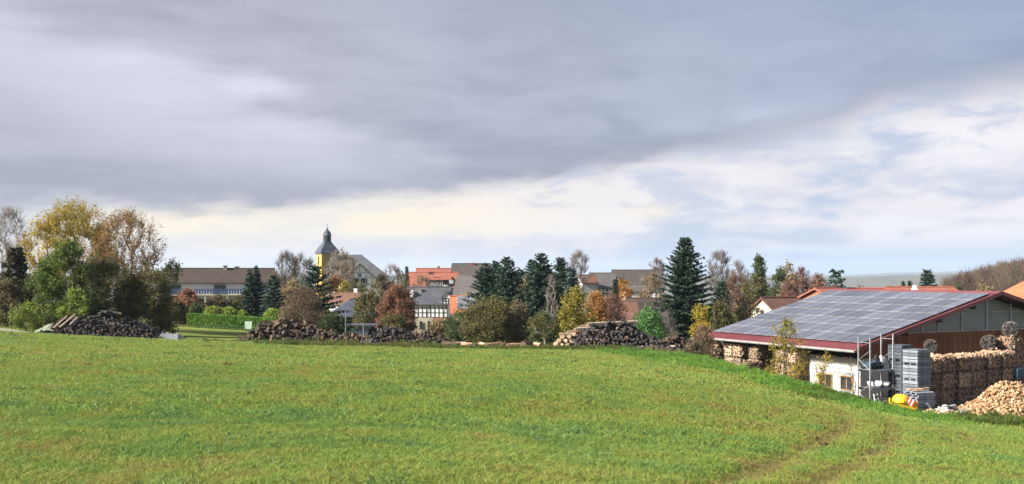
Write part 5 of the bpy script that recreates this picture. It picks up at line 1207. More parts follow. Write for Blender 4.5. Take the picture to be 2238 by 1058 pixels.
# gable wall: rusty boards below, translucent panels above
GY0 = 1.2; zb_ = YARD_Z; zband = -3.7-YARD_Z
bw = .46; x = 1.5; r = random.Random(4)
meshes = {}
k = 0
while x < 24.4:
    top = min(zband, Z_at(min(max(x, 1.5), 24.5)+ (0 if x < HW else bw))-.25)
    b = MB(); b.box(.006, bw-.006, 0, .05+.012*r.random(), -.1, top); o = b.build('board', M['board_rust'], barn, (x, GY0-.05-.004*(k % 2), 0)); x += bw; k += 1
def gpanel(x0, x1, z0, z1l, z1r):
    b = MB(); b.prism([(x0+.02, z0+.02), (x1-.02, z0+.02), (x1-.02, max(z0+.03, z1r-.02)), (x0+.02, max(z0+.03, z1l-.02))], GY0-.03, GY0+.01); b.build('panel', M['plastic_panel'], barn)
xs = [5.2, 6.9, 8.4, 10.6, 13.0, 15.4, 17.8, 20.0]; zm = zband+1.22
for a_, c_ in zip(xs[:-1], xs[1:]):
    ta, tc_ = Z_at(a_)-.22, Z_at(c_)-.22
    if min(ta, tc_) > zm+.1: gpanel(a_, c_, zband+.06, zm-.02, zm-.02); gpanel(a_, c_, zm+.02, ta, tc_)
    elif max(ta, tc_) > zm+.05: gpanel(a_, c_, zband+.06, min(ta, zm+.4), min(tc_, zm+.4))
    else: gpanel(a_, c_, zband+.06, ta, tc_)
gpanel(3.9, 5.2, zband+.06, zband+.09, Z_at(5.2)-.22)
for x in xs: b = MB(); b.box(x-.06, x+.06, GY0-.10, GY0-.04, zband, Z_at(x)-.15); b.build('mullion', M['tarp_grey'], barn)
b = MB(); b.box(4.0, 21, GY0-.09, GY0-.035, zband-.02, zband+.06); b.box(7.6, 18.4, GY0-.085, GY0-.04, zm-.03, zm+.03); b.build('rail', M['tarp_grey'], barn)
for x in (4.3, 7.3, 10.4, 15.6, 18.7): b = MB(); b.box(x-.11, x+.11, -.02, GY0+DP-2, Z_at(x)-.36, Z_at(x)-.06); b.build('purlin', M['dark_wood'], barn)
# dark interior, posts, white room
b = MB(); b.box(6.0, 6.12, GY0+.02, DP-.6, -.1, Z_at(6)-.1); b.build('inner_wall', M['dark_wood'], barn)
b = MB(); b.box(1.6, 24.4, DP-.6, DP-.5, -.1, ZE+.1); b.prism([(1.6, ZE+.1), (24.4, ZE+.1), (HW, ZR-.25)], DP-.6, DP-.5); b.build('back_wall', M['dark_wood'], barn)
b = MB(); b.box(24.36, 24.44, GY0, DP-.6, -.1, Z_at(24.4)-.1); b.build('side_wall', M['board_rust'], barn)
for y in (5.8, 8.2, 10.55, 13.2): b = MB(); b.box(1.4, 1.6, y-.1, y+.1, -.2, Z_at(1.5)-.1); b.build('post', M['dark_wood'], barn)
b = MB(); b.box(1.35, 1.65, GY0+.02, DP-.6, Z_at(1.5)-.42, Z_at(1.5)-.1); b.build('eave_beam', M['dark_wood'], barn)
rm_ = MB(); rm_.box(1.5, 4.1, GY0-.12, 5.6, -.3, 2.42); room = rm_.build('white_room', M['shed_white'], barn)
def shed_window(y, z, w_, h):
    o = window(room, 'l', 0, 0, w_, h, 0, 0, 'frame_yellow'); o.location = (1.496, y, z)
    b = MB(); b.box(-w_/2-.14, w_/2+.14, -.02, 0, h/2+.05, h/2+.2); b.box(-w_/2-.12, w_/2+.12, -.05, 0, -h/2-.1, -h/2-.02); b.build('sill', M['concrete'], o)
shed_window(3.95, .85, 1.15, .92); shed_window(2.15, .85, 1.05, .92)

# ------------------------------------------------------------------ crates of split wood
def splits(n, r, L=(.18, .4), th_=(.05, .12)):
    """one triangular split billet mesh"""
    l = r.uniform(*L); a = r.uniform(*th_); b_ = a*r.uniform(.7, 1.3); c = r.uniform(.3, .7)
    V = [(-l/2, -a/2, -b_/2), (-l/2, a/2, -b_/2), (-l/2, a*(c-.5), b_/2), (l/2, -a/2, -b_/2), (l/2, a/2, -b_/2), (l/2, a*(c-.5), b_/2)]
    return V, [(0, 2, 1), (3, 4, 5), (0, 1, 4, 3), (1, 2, 5, 4), (2, 0, 3, 5)]
def crate_meshes(w_, d_, h, seed, dark=False, wood='split_wood_red'):
    """frame (pallet, corner posts, slats) and the billets packed behind it"""
    r = random.Random(seed); f = MB()
    for y in (-d_/2+.06, 0, d_/2-.06): f.box(-w_/2, w_/2, y-.05, y+.05, 0, .09)
    f.box(-w_/2, w_/2, -d_/2, d_/2, .091, .115)
    for x in (-1, 1):
        for y in (-1, 1): f.box(x*(w_/2-.03)-.035, x*(w_/2-.03)+.035, y*(d_/2-.03)-.035, y*(d_/2-.03)+.035, .1, h)
    for z in (.30, .62) if h > .7 else (.3,):
        for s_ in (-1, 1):
            f.box(-w_/2, w_/2, s_*(d_/2+.012)-.01, s_*(d_/2+.012)+.01, z, z+.055); f.box(s_*(w_/2+.012)-.01, s_*(w_/2+.012)+.01, -d_/2, d_/2, z, z+.055)
    s = MB(); st = .105
    s.box(-w_/2+.1, w_/2-.1, -d_/2+.12, d_/2-.12, .12, h-.08)
    def billet(p, axis, jit=.25):
        V, Fs = splits(1, r, (.2, .34), (.08, .14)); e = Matrix.Translation(p) @ Matrix.Rotation(axis+r.uniform(-jit, jit), 4, 'Z') @ Matrix.Rotation(r.uniform(-jit, jit), 4, 'Y') @ Matrix.Rotation(r.uniform(0, 6.28), 4, 'X')
        s.raw([e @ Vector(v) for v in V], Fs, r.choice((0, 1, 1)))
    z = .16
    while z < h-.02:
        x = -w_/2+.08
        while x < w_/2-.04: billet((x, -d_/2+.10+r.uniform(-.04, .03), z+r.uniform(-.02, .02)), math.pi/2 if r.random() < .7 else r.uniform(0, 3), .35); x += st*r.uniform(.85, 1.15)
        y = -d_/2+.1
        while y < d_/2-.05: billet((-w_/2+.10+r.uniform(-.03, .03), y, z), 0 if r.random() < .7 else 1.5, .35); y += st*r.uniform(.85, 1.15)
        z += st*.85
    for k in range(int(w_*d_*38)): billet((r.uniform(-w_/2+.1, w_/2-.1), r.uniform(-d_/2+.1, d_/2-.1), h+r.uniform(-.06, .06)), r.uniform(0, 3.1), .5)
    return f.mesh('frame', M['crate_wood']), s.mesh('firewood', [M[wood], M['split_wood_tan' if not dark else 'split_wood_red']])
CR = [crate_meshes(1.12, 1.0, .93, k) for k in range(4)]
CR2 = [crate_meshes(1.0, .9, .86, 20+k, wood='split_wood_tan') for k in range(3)]
def crate(p, rz, ms, label, group, scale=1.0):
    o = empty('firewood_crate', p, rz, label, 'crate', group); o.scale = (scale,)*3
    link('frame', ms[0], o); tag(link('firewood', ms[1], o), kind='stuff'); return o
U, Vd = Vector((.891, .454, 0)), Vector((-.454, .891, 0))
def loc(x, y, z=0): return BX+U*x+Vd*y+Vector((0, 0, z))
tier = ('bottom', 'middle', 'top'); colname = ('first', 'second', 'third', 'fourth', 'fifth', 'sixth')
A0 = Vector((23.55, 57.0, YARD_Z)); offs = [.60, 1.75, 3.10, 4.26, 5.60, 6.90]
for i, o_ in enumerate(offs):
    for k in range(3):
        p = A0+U*o_+Vd*(.5+.03*((i*7+k*3) % 4))+Vector((0, 0, k*.965+(.06 if i > 3 else 0)))
        crate(p, BR+.02*((i*5+k*3) % 3-1), CR[(i*3+k*2) % 4], f'{tier[k]} firewood crate, {colname[i]} column of the crate wall from the grey stack', 'crates of split firewood stacked three high in the yard')
for i, o_ in enumerate((1.0, 5.9, 7.4)):            # higher crates in a second row behind
    pass
for k in range(4):
    crate(A0+U*8.9+Vd*(1.4)+Vector((0, 0, k*.93)), BR, CR[(k+1) % 4], f'{("bottom", "second", "third", "top")[k]} crate of the dark tall stack at the right edge of the picture', 'crates of the dark stack at the right edge')
# stacks below the eave
for i, (nm, x, y, n, dk) in enumerate((('far left', .95, 14.0, 3, 0), ('second', .95, 12.35, 3, 0), ('second', .95, 11.4, 3, 0), ('third', .95, 9.7, 3, 0), ('deep', 2.6, 13.1, 3, 1), ('deep', 2.6, 10.5, 3, 1), ('deep', 2.6, 8.6, 3, 1), ('small', -.25, 9.0, 2, 0), ('birch', .9, 7.0, 3, 1), ('birch', 1.0, 6.0, 3, 1))):
    for k in range(n):
        nm2 = {'far left': 'far left stack under the eave', 'second': f'{"left" if y > 12 else "right"} half of the wide eave stack', 'third': 'narrow stack under the eave left of the birch', 'deep': f'{("left", "middle", "right")[(y < 12)+(y < 9)]} shaded stack deep under the roof', 'small': 'low stack standing out in front of the eave', 'birch': f'{"left" if y > 6.5 else "right"} stack behind the golden birch'}[nm]
        crate(loc(x, y, k*.885), BR-.0+random.uniform(-.03, .03), CR2[(i+k) % 3], f'{("bottom" if k == 0 else "top" if k == n-1 else "middle")} crate of the {nm2}', 'firewood crates stacked under the shed eave', .98)

# ------------------------------------------------------------------ grey box pallets
def box_pallet(p, rz, w_, d_, h, label, group, seed, slats=4, mt='crate_grey'):
    o = empty('box_pallet', p, rz, label, 'crate', group); r = random.Random(seed); f = MB()
    for y in (-d_/2+.06, 0, d_/2-.06): f.box(-w_/2, w_/2, y-.05, y+.05, 0, .10)
    f.box(-w_/2, w_/2, -d_/2, d_/2, .101, .13); f.build('base', M[mt], o)
    sh = (h-.16)/slats
    for k in range(slats):
        z = .15+k*sh
        b = MB(); b.box(-w_/2, w_/2, -d_/2-.02, -d_/2+.005, 0, sh*.82); s1 = b.build('slat', M[mt], o, (r.uniform(-.01, .01), r.uniform(-.015, .01), z)); link('slat', s1.data, o, (0, d_+.01, z))
        b = MB(); b.box(-w_/2-.02, -w_/2+.005, -d_/2+.006, d_/2-.006, 0, sh*.82); s1 = b.build('slat', M[mt], o, (0, 0, z)); link('slat', s1.data, o, (w_+.01, 0, z))
    f = MB()
    for x in (-1, 1):
        for y in (-1, 1): f.box(x*(w_/2-.05)-.045, x*(w_/2-.05)+.045, y*(d_/2-.055)-.04, y*(d_/2-.055)+.04, .131, h)
    f.build('corner_post', M[mt], o)
    f = MB(); f.box(-w_/2+.02, w_/2-.02, -d_/2+.02, d_/2-.02, h-.03, h); f.build('lid', M[mt], o)
    return o
g0 = at(2003, 880, 56.2); g0.z = YARD_Z
for k in range(4):
    box_pallet(Vector((g0.x, g0.y, YARD_Z+k*.86)), BR+.02*(k % 2), 1.02, 1.0, .85, f'{("bottom", "second", "third", "top")[k]} grey box pallet of the tall stack left of the firewood wall', 'grey box pallets in the tall stack', 40+k)
    q = Vector((g0.x, g0.y, 0))+U*.22+Vd*1.3
    box_pallet(Vector((q.x, q.y, YARD_Z+k*.90)), BR-.02, .9, 1.0, .89, f'{("bottom", "second", "third", "top")[k]} darker grey box pallet of the stack behind the steel rack', 'darker box pallets behind the rack', 50+k, mt='crate_slate')
def flat_pallet_mesh():
    b = MB()
    for y in (-.4, 0, .4): b.box(-.6, .6, y-.05, y+.05, .022, .10)
    for k in range(7): x = -.6+k*.183; b.box(x, x+.12, -.4, .4, .101, .122)
    for y in (-.4, 0, .4): b.box(-.6, .6, y-.05, y+.05, 0, .021)
    return b.mesh('flat_pallet', M['crate_grey'])
ORD = ('', 'second', 'third', 'fourth', 'fifth', 'sixth', 'seventh', 'eighth', 'ninth', 'tenth', '')
fpm = flat_pallet_mesh(); g1 = at(2011, 890, 53.6)
for k in range(11):
    o = link('flat_pallet', fpm, None, (g1.x+.03*math.sin(k*2.3), g1.y+.03*math.cos(k*1.7), YARD_Z+.125*k), (0, 0, BR-.1+.05*math.sin(k*3.1)))
    tag(o, f'flat grey pallet, {ORD[k]} from the ground in the low stack by the yellow machine' if 0 < k < 10 else ('flat grey pallet at the very bottom of the low stack before the tall grey stack' if k == 0 else 'flat grey pallet topmost on the low stack before the tall grey stack'), 'pallet', 'flat pallets in the low stack')
b = MB(); r = random.Random(3)
for k in range(5):
    e = Matrix.Translation((r.uniform(-.4, .4), r.uniform(-.3, .2), .03+.03*k)) @ Matrix.Rotation(r.uniform(-.5, .5), 4, 'Z'); b.box(-.4, .4, -.06, .06, -.012, .012, M=e)
tag(b.build('loose_board', M['split_wood_tan'], None, (g1.x, g1.y, YARD_Z+1.39), (0, 0, BR)), 'few pale loose boards lying on top of the low pallet stack', 'boards')

# ------------------------------------------------------------------ steel rack and what it carries
rk0 = at(1902, 860, 56.6); rk0.z = YARD_Z
rack = empty('steel_rack', rk0, BR-.04, 'tall galvanised steel rack with two loaded shelves beside the white wall', 'rack')
RW, RD = 1.72, .9
hts = {0: (4.05, 4.0), 1: (4.22, 4.2)}
for i, x in enumerate((0, RW)):
    for j, y in enumerate((0, RD)):
        b = MB(); hh = hts[i][j]; b.box(x-.04, x+.04, y-.03, y+.03, -.1, hh); b.box(x-.09, x+.09, y-.07, y+.07, -.1, .02); b.build('upright', M['steel'], rack)
    b = MB(); z = .3
    while z < hts[i][0]-.5: b.tube((x, .03, z), (x, RD-.03, z+.55), .013, n=5); b.tube((x, RD-.03, z+.55), (x, .03, z+1.1), .013, n=5); z += 1.9
    b.tube((x, .03, hts[i][0]-.3), (x, RD-.03, hts[i][0]-.3), .013, n=5); b.build('bracing', M['steel'], rack)
for z in (.55, 1.12, 2.14):
    for y in (-.03, RD+.03): b = MB(); b.box(.05, RW-.05, y-.025, y+.025, z-.06, z+.06); b.build('beam', M['steel'], rack)
    if z != .55: b = MB(); b.box(.05, RW-.05, 0, RD, z+.061, z+.085); b.build('shelf', M['crate_grey'], rack)
def on_rack(x, y, z): return rk0+Matrix.Rotation(BR-.04, 4, 'Z') @ Vector((x, y, z))
# tiller with tines and engine on the upper shelf
ti = empty('soil_tiller', on_rack(.62, .42, 2.225), BR, 'dark blue green implement with a row of wheels on the upper shelf', 'machine')
b = MB(); b.prism([(-.55, .12), (.5, .12), (.55, .3), (.35, .44), (-.3, .40), (-.58, .28)], -.25, .25); b.build('housing', M['machine_blue'], ti)
for x in (-.45, -.15, .15, .42): b = MB(); b.tube((x, -.29, .12), (x, -.23, .12), .12, n=10); b.tube((x, .23, .12), (x, .29, .12), .12, n=10); b.build('wheel', M['rubber'], ti)
b = MB(); b.tube((-.5, 0, .3), (-.75, 0, .5), .025, n=6); b.tube((.2, .1, .4), (.35, .1, .55), .05, n=8); b.build('handle', M['steel'], ti)
en = empty('engine_block', on_rack(1.32, .4, 2.225), BR, 'pale grey engine with upright cylinders on the right of the upper shelf', 'machine')
b = MB(); b.prism([(-.3, 0), (.3, 0), (.34, .22), (.2, .38), (-.24, .38), (-.34, .2)], -.22, .22); b.build('block', M['steel'], en)
b = MB(); b.lathe([(.11, .38), (.13, .5), (.09, .72), (.03, .76)], 10, cx=-.12); b.build('cylinder', M['white_paint'], en)
b = MB(); b.lathe([(.09, .38), (.11, .46), (.08, .60), (.02, .64)], 10, cx=.14, cy=.05); b.build('cylinder', M['white_paint'], en)
b = MB(); b.lathe([(.06, .3), (.13, .5), (.13, .66), (.05, .8)], 10, cx=-.40, cy=.1); b.build('filter', M['rubber'], en)
def basin(p, label, s_=1.0):
    """upturned white trough: half a thick ring"""
    b = MB(); n = 14; ro, ri = .34*s_, .24*s_; V = []
    for i in range(n+1):
        a = math.pi+math.pi*i/n
        for rr_, y in ((ro, -.22), (ri, -.22), (ri, .22), (ro, .22)): V.append((rr_*math.cos(a)*1.15, y*s_, rr_*math.sin(a)+ro))
    Fs = [(i*4+k, (i+1)*4+k, (i+1)*4+(k+1) % 4, i*4+(k+1) % 4) for i in range(n) for k in range(4)]+[(0, 1, 2, 3), (n*4+3, n*4+2, n*4+1, n*4)]
    b.raw(V, Fs); o = b.build('half_pipe', M['white_paint'], None, p, (0, 0, BR)); tag(o, label, 'half pipe'); return o
basin(on_rack(.55, .2, 1.206), 'larger white half pipe lying open side up on the lower shelf')
basin(on_rack(1.25, .25, 1.206), 'smaller white half pipe on the right of the lower shelf', .85)
ld = empty('stepladder', at(1921, 0, 55.6).xy.to_3d()+Vector((0, 0, YARD_Z)), BR+.1, 'small white stepladder leaning in front of the steel rack', 'ladder'); ld.rotation_euler = (-.22, 0, BR+.1)
for x in (-.2, .2): b = MB(); b.box(x*.8-.025, x*.8+.025, -.02, .02, 0, 1.02); b.build('rail', M['white_paint'], ld)
for k in range(4): b = MB(); b.box(-.134, .134, -.05, .05, .2+k*.24, .235+k*.24); b.build('step', M['white_paint'], ld)

# ------------------------------------------------------------------ yellow concrete mixer like machine
ym = empty('yellow_machine', at(1971, 0, 53.0).xy.to_3d()+Vector((0, 0, YARD_Z+.18)), BR-.5, 'yellow machine with domed hood and red white striped guard', 'machine')
b = MB(); b.prism([(-.58, .12), (.58, .12), (.66, .45), (.52, .66), (-.48, .66), (-.62, .5)], -.34, .34); b.build('body', M['yellow_paint'], ym)
b = MB(); r_ = [(0.0, .0), (.44, .0), (.45, .1), (.40, .26), (.27, .38), (.02, .43)]; b.lathe([(max(.01, a), c+.70) for a, c in r_], 16); b.build('hood', M['yellow_paint'], ym, (-.05, 0, 0))
b = MB(); b.box(-.5, .5, -.30, .30, .661, .70); b.build('gasket', M['rubber'], ym)
for k in range(5): b = MB(); b.box(-.05, .05, -.015, .015, -.17, .17); b.build('stripe', M['red_paint' if k % 2 == 0 else 'white_paint'], ym, (.14+k*.085, -.37-.0*k, .86-.05*k), (0, .5, 0))
b = MB(); b.tube((-.5, -.2, .3), (-1.05, -.25, .42), .06, n=8); b.tube((-.72, -.22, .35), (-.70, -.22, .95), .05, n=8); b.build('drawbar', M['yellow_paint'], ym)
for sy in (-1, 1): b = MB(); b.tube((.3, sy*.35, .12), (.3, sy*.47, .12), .26, n=14); b.tube((.3, sy*.472, .12), (.3, sy*.478, .12), .12, n=10); b.build('wheel', M['rubber'], ym)
b = MB(); b.box(.5, .72, -.3, -.14, .35, .75); b.box(.5, .72, .14, .3, .35, .75); b.build('side_guard', M['yellow_paint'], ym)

# ------------------------------------------------------------------ heaps of logs and billets
def log_mesh(L, R, seed, mats, n=8):
    r = random.Random(seed); b = MB(); V = []
    el = r.uniform(.85, 1.0); ph = r.uniform(0, 6)
    for s_, k in ((-.5, 1.0), (.5, r.uniform(.82, 1.0))):
        for i in range(n):
            a = 6.2832*i/n+ph; q = R*k*(1+r.uniform(-.08, .08)); V.append((s_*L, q*math.cos(a), q*el*math.sin(a)))
    b.raw(V, [(i, (i+1) % n, n+(i+1) % n, n+i) for i in range(n)], 0); b.raw(V[:n], [tuple(range(n))[::-1]], 1); b.raw(V[n:], [tuple(range(n))], 1)
    return b.mesh('log', mats)
def heap_core(root, hf, x0, x1, dpt, m_, name='heap_core'):
    """the packed inside of a heap, just under its outer logs"""
    n = 26; b = MB(); xs_ = np.linspace(x0, x1, n); V = []
    for x in xs_:
        h = max(-.1, hf(x)*.86-.3)
        for yy, hh in ((-dpt/2+.7, -.2), (-dpt*.20, h*.55), (-.02*dpt, h), (dpt*.25, h*.55), (dpt/2-.25, -.2)): V.append((x, yy, hh))
    Fs = [(i*5+k, (i+1)*5+k, (i+1)*5+k+1, i*5+k+1) for i in range(n-1) for k in range(4)]
    b.raw(V, Fs); return tag(b.build(name, M[m_], root), kind='stuff')
def log_heap(px, pyb, Y, pts, label, mats, seed, R=(.045, .11), L=(.9, 1.3), dpt=2.6, ends=.6, n=230, name='log_pile', group=None, messy=.35, core='log_bark', rmats=None):
    """pts: outline of the heap in the photograph (px, py of its top)"""
    X = (px-CX)/F*Y; zg = gz(X, Y); root = empty(name, (X, Y, zg), 0, label, 'log pile', group)
    xs_ = [(p[0]-px)/F*Y for p in pts]; zs_ = [max(0, zpx(p[1], Y)-zg) for p in pts]
    base = lambda x: gz(X+x, Y-dpt/2*.5)-zg
    hf = lambda x: float(np.interp(x, xs_, zs_))
    gb = np.interp(np.linspace(xs_[0], xs_[-1], 40), np.linspace(xs_[0], xs_[-1], 40), ground(X+np.linspace(xs_[0], xs_[-1], 40), np.full(40, Y-dpt*.3))-zg)
    gf = lambda x: float(np.interp(x, np.linspace(xs_[0], xs_[-1], 40), gb))
    heap_core(root, hf, xs_[0], xs_[-1], dpt, core)
    r = random.Random(seed); meshes = []
    for k in range(8): meshes.append((lambda R_, L_: (log_mesh(L_, R_, seed*31+k, [M[mats[0]], M[mats[k % (len(mats)-1)+1]]]), R_, L_))(r.uniform(*R), r.uniform(*L)))
    cnt = 0; PL = []
    # front face: courses of logs, their ends to the viewer
    z = 0.0; Rm = sum(R)/2; rows = []
    zmax = max(zs_)
    while z < zmax and cnt < n*ends:
        x = xs_[0]+r.uniform(0, Rm)
        while x < xs_[-1] and cnt < n*ends:
            me, R_, L_ = r.choice(meshes); h = hf(x); g0_ = gf(x)
            if h-g0_ > Rm*1.2 and z+g0_*0 < h-R_*.8 and z > g0_-.1:
                fr = (z-g0_)/max(.3, h-g0_); y = -dpt/2+.25+fr*dpt*.38+r.uniform(-.12, .12)
                PL.append((me, (x, y, max(z, g0_)+R_*.8), (r.uniform(0, 6), r.gauss(0, messy*.35), math.pi/2+r.gauss(0, messy)))); cnt += 1
            x += R_*1.9*r.uniform(.9, 1.25)
        z += Rm*1.65
    # tumbled logs over top and flanks
    while cnt < n:
        me, R_, L_ = r.choice(meshes); x = r.uniform(xs_[0], xs_[-1]); h = hf(x); g0_ = gf(x)
        if h-g0_ < .1: 
            if r.random() < .75: continue
        t_ = r.random(); y = -dpt/2+.2+t_*dpt*.75; zz = g0_+(h-g0_)*min(1, t_*1.9+.1*r.random()) if t_ < .5 else h-(h-g0_)*(t_-.5)*.9
        slope = math.atan2(hf(x+.3)-hf(x-.3), .6)
        az_ = r.choice((r.gauss(0, .4), math.pi/2+r.gauss(0, .5), r.uniform(0, 3.14)))
        PL.append((me, (x, y, max(g0_+R_*.7, zz-R_*.45)), (r.uniform(0, 6), -slope*math.cos(az_)+r.gauss(0, messy*.6), az_))); cnt += 1
    PL.sort(key=lambda q: q[1][1])                       # nearest to the meadow first
    for me, l_, e_ in PL[:300]: link('log', me, root, l_, e_)
    if len(PL) > 300:
        rest = MB()
        for me, l_, e_ in PL[300:]:
            Mx = Matrix.Translation(l_) @ Matrix.Rotation(e_[2], 4, 'Z') @ Matrix.Rotation(e_[1], 4, 'Y') @ Matrix.Rotation(e_[0], 4, 'X'); V = [Mx @ v.co for v in me.vertices]
            for p_ in me.polygons: rest.poly([V[i] for i in p_.vertices], p_.material_index)
        tag(rest.build('logs', [M[mats[0]], M[mats[1]]], root), kind='stuff')
    return root
DK = ('log_bark', 'log_end_dark', 'log_end_dark', 'log_end_dark', 'log_end_dark', 'log_end_dark', 'log_end_dark', 'log_end'); BRN = ('log_bark_brown', 'log_end', 'log_end_dark', 'log_end')
lp = log_heap(242, 738, 74.0, [(112, 722), (135, 702), (165, 694), (200, 690), (222, 682), (240, 677), (262, 682), (290, 698), (318, 708), (345, 722), (368, 733), (384, 739)],
         'large dark log pile on the farm track below the left trees', DK, 1, n=520, dpt=3.0)
log_heap(640, 748, 73.0, [(528, 744), (545, 738), (562, 722), (590, 711), (612, 704), (632, 702), (655, 712), (690, 722), (720, 730), (742, 741), (752, 748)],
         'brown log pile with crooked branches, second pile from the left', ('log_bark_brown', 'log_end_dark', 'log_end', 'log_end_dark'), 2, n=430, dpt=2.8, messy=.75, ends=.4, R=(.05, .13), L=(.8, 1.7))
log_heap(778, 750, 73.0, [(728, 745), (745, 733), (775, 731), (800, 738), (822, 740), (838, 750)], 'low brown heap of split logs between the second and third pile', BRN, 3, n=200, dpt=2.2, messy=.8, ends=.3, R=(.05, .11), L=(.5, 1.1), core='log_bark_brown')
log_heap(864, 750, 72.5, [(800, 748), (818, 733), (838, 719), (858, 715), (880, 721), (898, 728), (912, 742), (918, 750)], 'compact dark log pile in front of the half timbered house', DK, 4, n=290, dpt=2.6, messy=.5)
log_heap(935, 752, 72.5, [(896, 748), (908, 735), (930, 730), (950, 732), (968, 742), (986, 753)], 'brown log pile right of the compact dark pile', ('log_bark_brown', 'log_end', 'log_end_dark', 'log_end_dark'), 5, n=220, dpt=2.2, messy=.7, ends=.4)
log_heap(1338, 757, 66.5, [(1252, 750), (1268, 736), (1285, 722), (1310, 712), (1335, 706), (1360, 703), (1378, 711), (1400, 724), (1425, 740), (1448, 756)],
         'dark log pile in front of the laurel, beside the long pale logs', DK, 6, n=480, dpt=3.0, messy=.5)
log_heap(1480, 762, 67.5, [(1428, 758), (1442, 748), (1462, 741), (1480, 742), (1500, 746), (1516, 755)], 'low heap of crooked grey brown logs behind the pale boulder', BRN, 7, n=80, dpt=2.0, messy=.6, ends=.2, R=(.06, .13), L=(1.0, 1.8))

def long_log(px0, py0, px1, py1, Y0, Y1, R, m_, label, group=None, end='log_end', name='long_log', lift=None):
    a, b_ = at(px0, py0, Y0), at(px1, py1, Y1); L = (b_-a).length; mid = (a+b_)/2; d = (b_-a).normalized()
    me = log_mesh(L, R, int(px0*7+py0), [M[m_], M[end]], 10)
    o = link(name, me, None, mid); o.rotation_mode = 'XYZ'; o.rotation_euler = (0, -math.asin(d.z), math.atan2(d.y, d.x)); tag(o, label, 'log', group); return o
# leaning poles on the left pile
for i, (a, b_, c, d, Yp) in enumerate([(117, 717, 147, 690, 72.4), (130, 716, 164, 687, 72.5), (152, 710, 169, 694, 72.5)]):
    long_log(a, b_, c, d, Yp, Yp+.5, .055, 'log_pale', ('leftmost', 'longest, middle', 'shortest, rightmost')[i]+' of the three pale poles leaning on the left log pile', 'pale poles leaning on the left log pile', name='leaning_pole')
p = at(108, 727, 73.2); p.z = gz(p.x, p.y); b = MB(); r = random.Random(8)
n_ = 9; V = []
for i in range(n_):
    for j in range(5): x = -.9+1.8*i/8; y = -.5+j*.25; V.append((x, y, max(0, (.75-.5*abs(x)+r.uniform(-.08, .08))*(1-abs(y)*1.2))))
b.raw(V, [(i*5+j, (i+1)*5+j, (i+1)*5+j+1, i*5+j+1) for i in range(n_-1) for j in range(4)]); tag(b.build('tarpaulin', mat('tarp_green', [(.10, .13, .09), (.25, .28, .22)], 3, 4, .7, .4, rnd=0), None, p), 'grey green tarpaulin over the left end of the left log pile', 'tarpaulin')
OR2 = ('lowest', 'second', 'third', 'fourth', 'fifth', 'sixth', 'seventh', 'eighth', 'ninth', 'tenth', 'eleventh', 'twelfth')
# row of long pale trunks left of the dark pile
r = random.Random(12); rows = [(1222, 747, 1300, 742), (1216, 752, 1290, 751), (1234, 738, 1318, 730), (1224, 731, 1300, 727), (1240, 726, 1330, 719), (1256, 720, 1350, 712), (1268, 714, 1372, 706), (1284, 709, 1392, 704), (1270, 724, 1340, 714), (1232, 743, 1310, 737), (1250, 732, 1325, 724), (1280, 716, 1380, 708)]
lbs = ['lowest pale trunk at ground level left of the dark pile', 'pale trunk lying lowest with its end farthest left', 'pale trunk in the third course of the long log stack', 'thick barked trunk at the left shoulder of the long log stack', 'pale trunk just above the left shoulder of the long log stack', 'pale trunk in the upper half of the long log stack', 'pale trunk one below the top of the long log stack', 'topmost pale trunk of the long log stack, reaching farthest right', 'pale trunk at the back of the middle of the long log stack', 'pale trunk in the second course of the long log stack', 'pale trunk in the middle course of the long log stack', 'thin pale trunk at the back of the top of the long log stack']
for k, (a, b_, c, d) in enumerate(rows):
    Yk = 66.6+.9*(k >= 4)+.8*(k >= 6)
    long_log(a, b_, c, d, Yk, Yk+1.8+.1*k, r.uniform(.10, .16), 'log_pale' if k % 3 else 'split_wood_tan', lbs[k], 'long pale trunks stacked beside the dark log pile')
for k in range(12):
    q = k/11; a = 1220+q*62+r.uniform(-10, 6); y_ = 750-q*40; Yk = 67.0+1.6*q
    long_log(a, y_, a+85+20*q, y_-3-3*q, Yk, Yk+1.9, r.uniform(.09, .15), ('log_pale', 'split_wood_tan', 'split_wood')[k % 3], f'{OR2[k]} inner trunk, counted upward, of the long log stack', 'inner trunks of the long log stack')
OR3 = ('first', 'second', 'third', 'fourth', 'fifth', 'sixth', 'seventh', 'eighth', 'ninth')
for k, (a, y_) in enumerate([(1214, 749), (1227, 751), (1240, 751), (1221, 741), (1235, 742), (1249, 742), (1229, 733), (1243, 733), (1254, 727)]):
    y_ += 3
    long_log(a, y_, a+22, y_-4, 66.0+.05*k, 68.0+.05*k, r.uniform(.13, .18), ('split_wood_tan', 'log_pale', 'split_wood')[k % 3], f'{OR3[k]} thick log, counted from below left, with its sawn end forward', 'thick sawn logs at the left end of the long log stack', end='split_wood_tan')
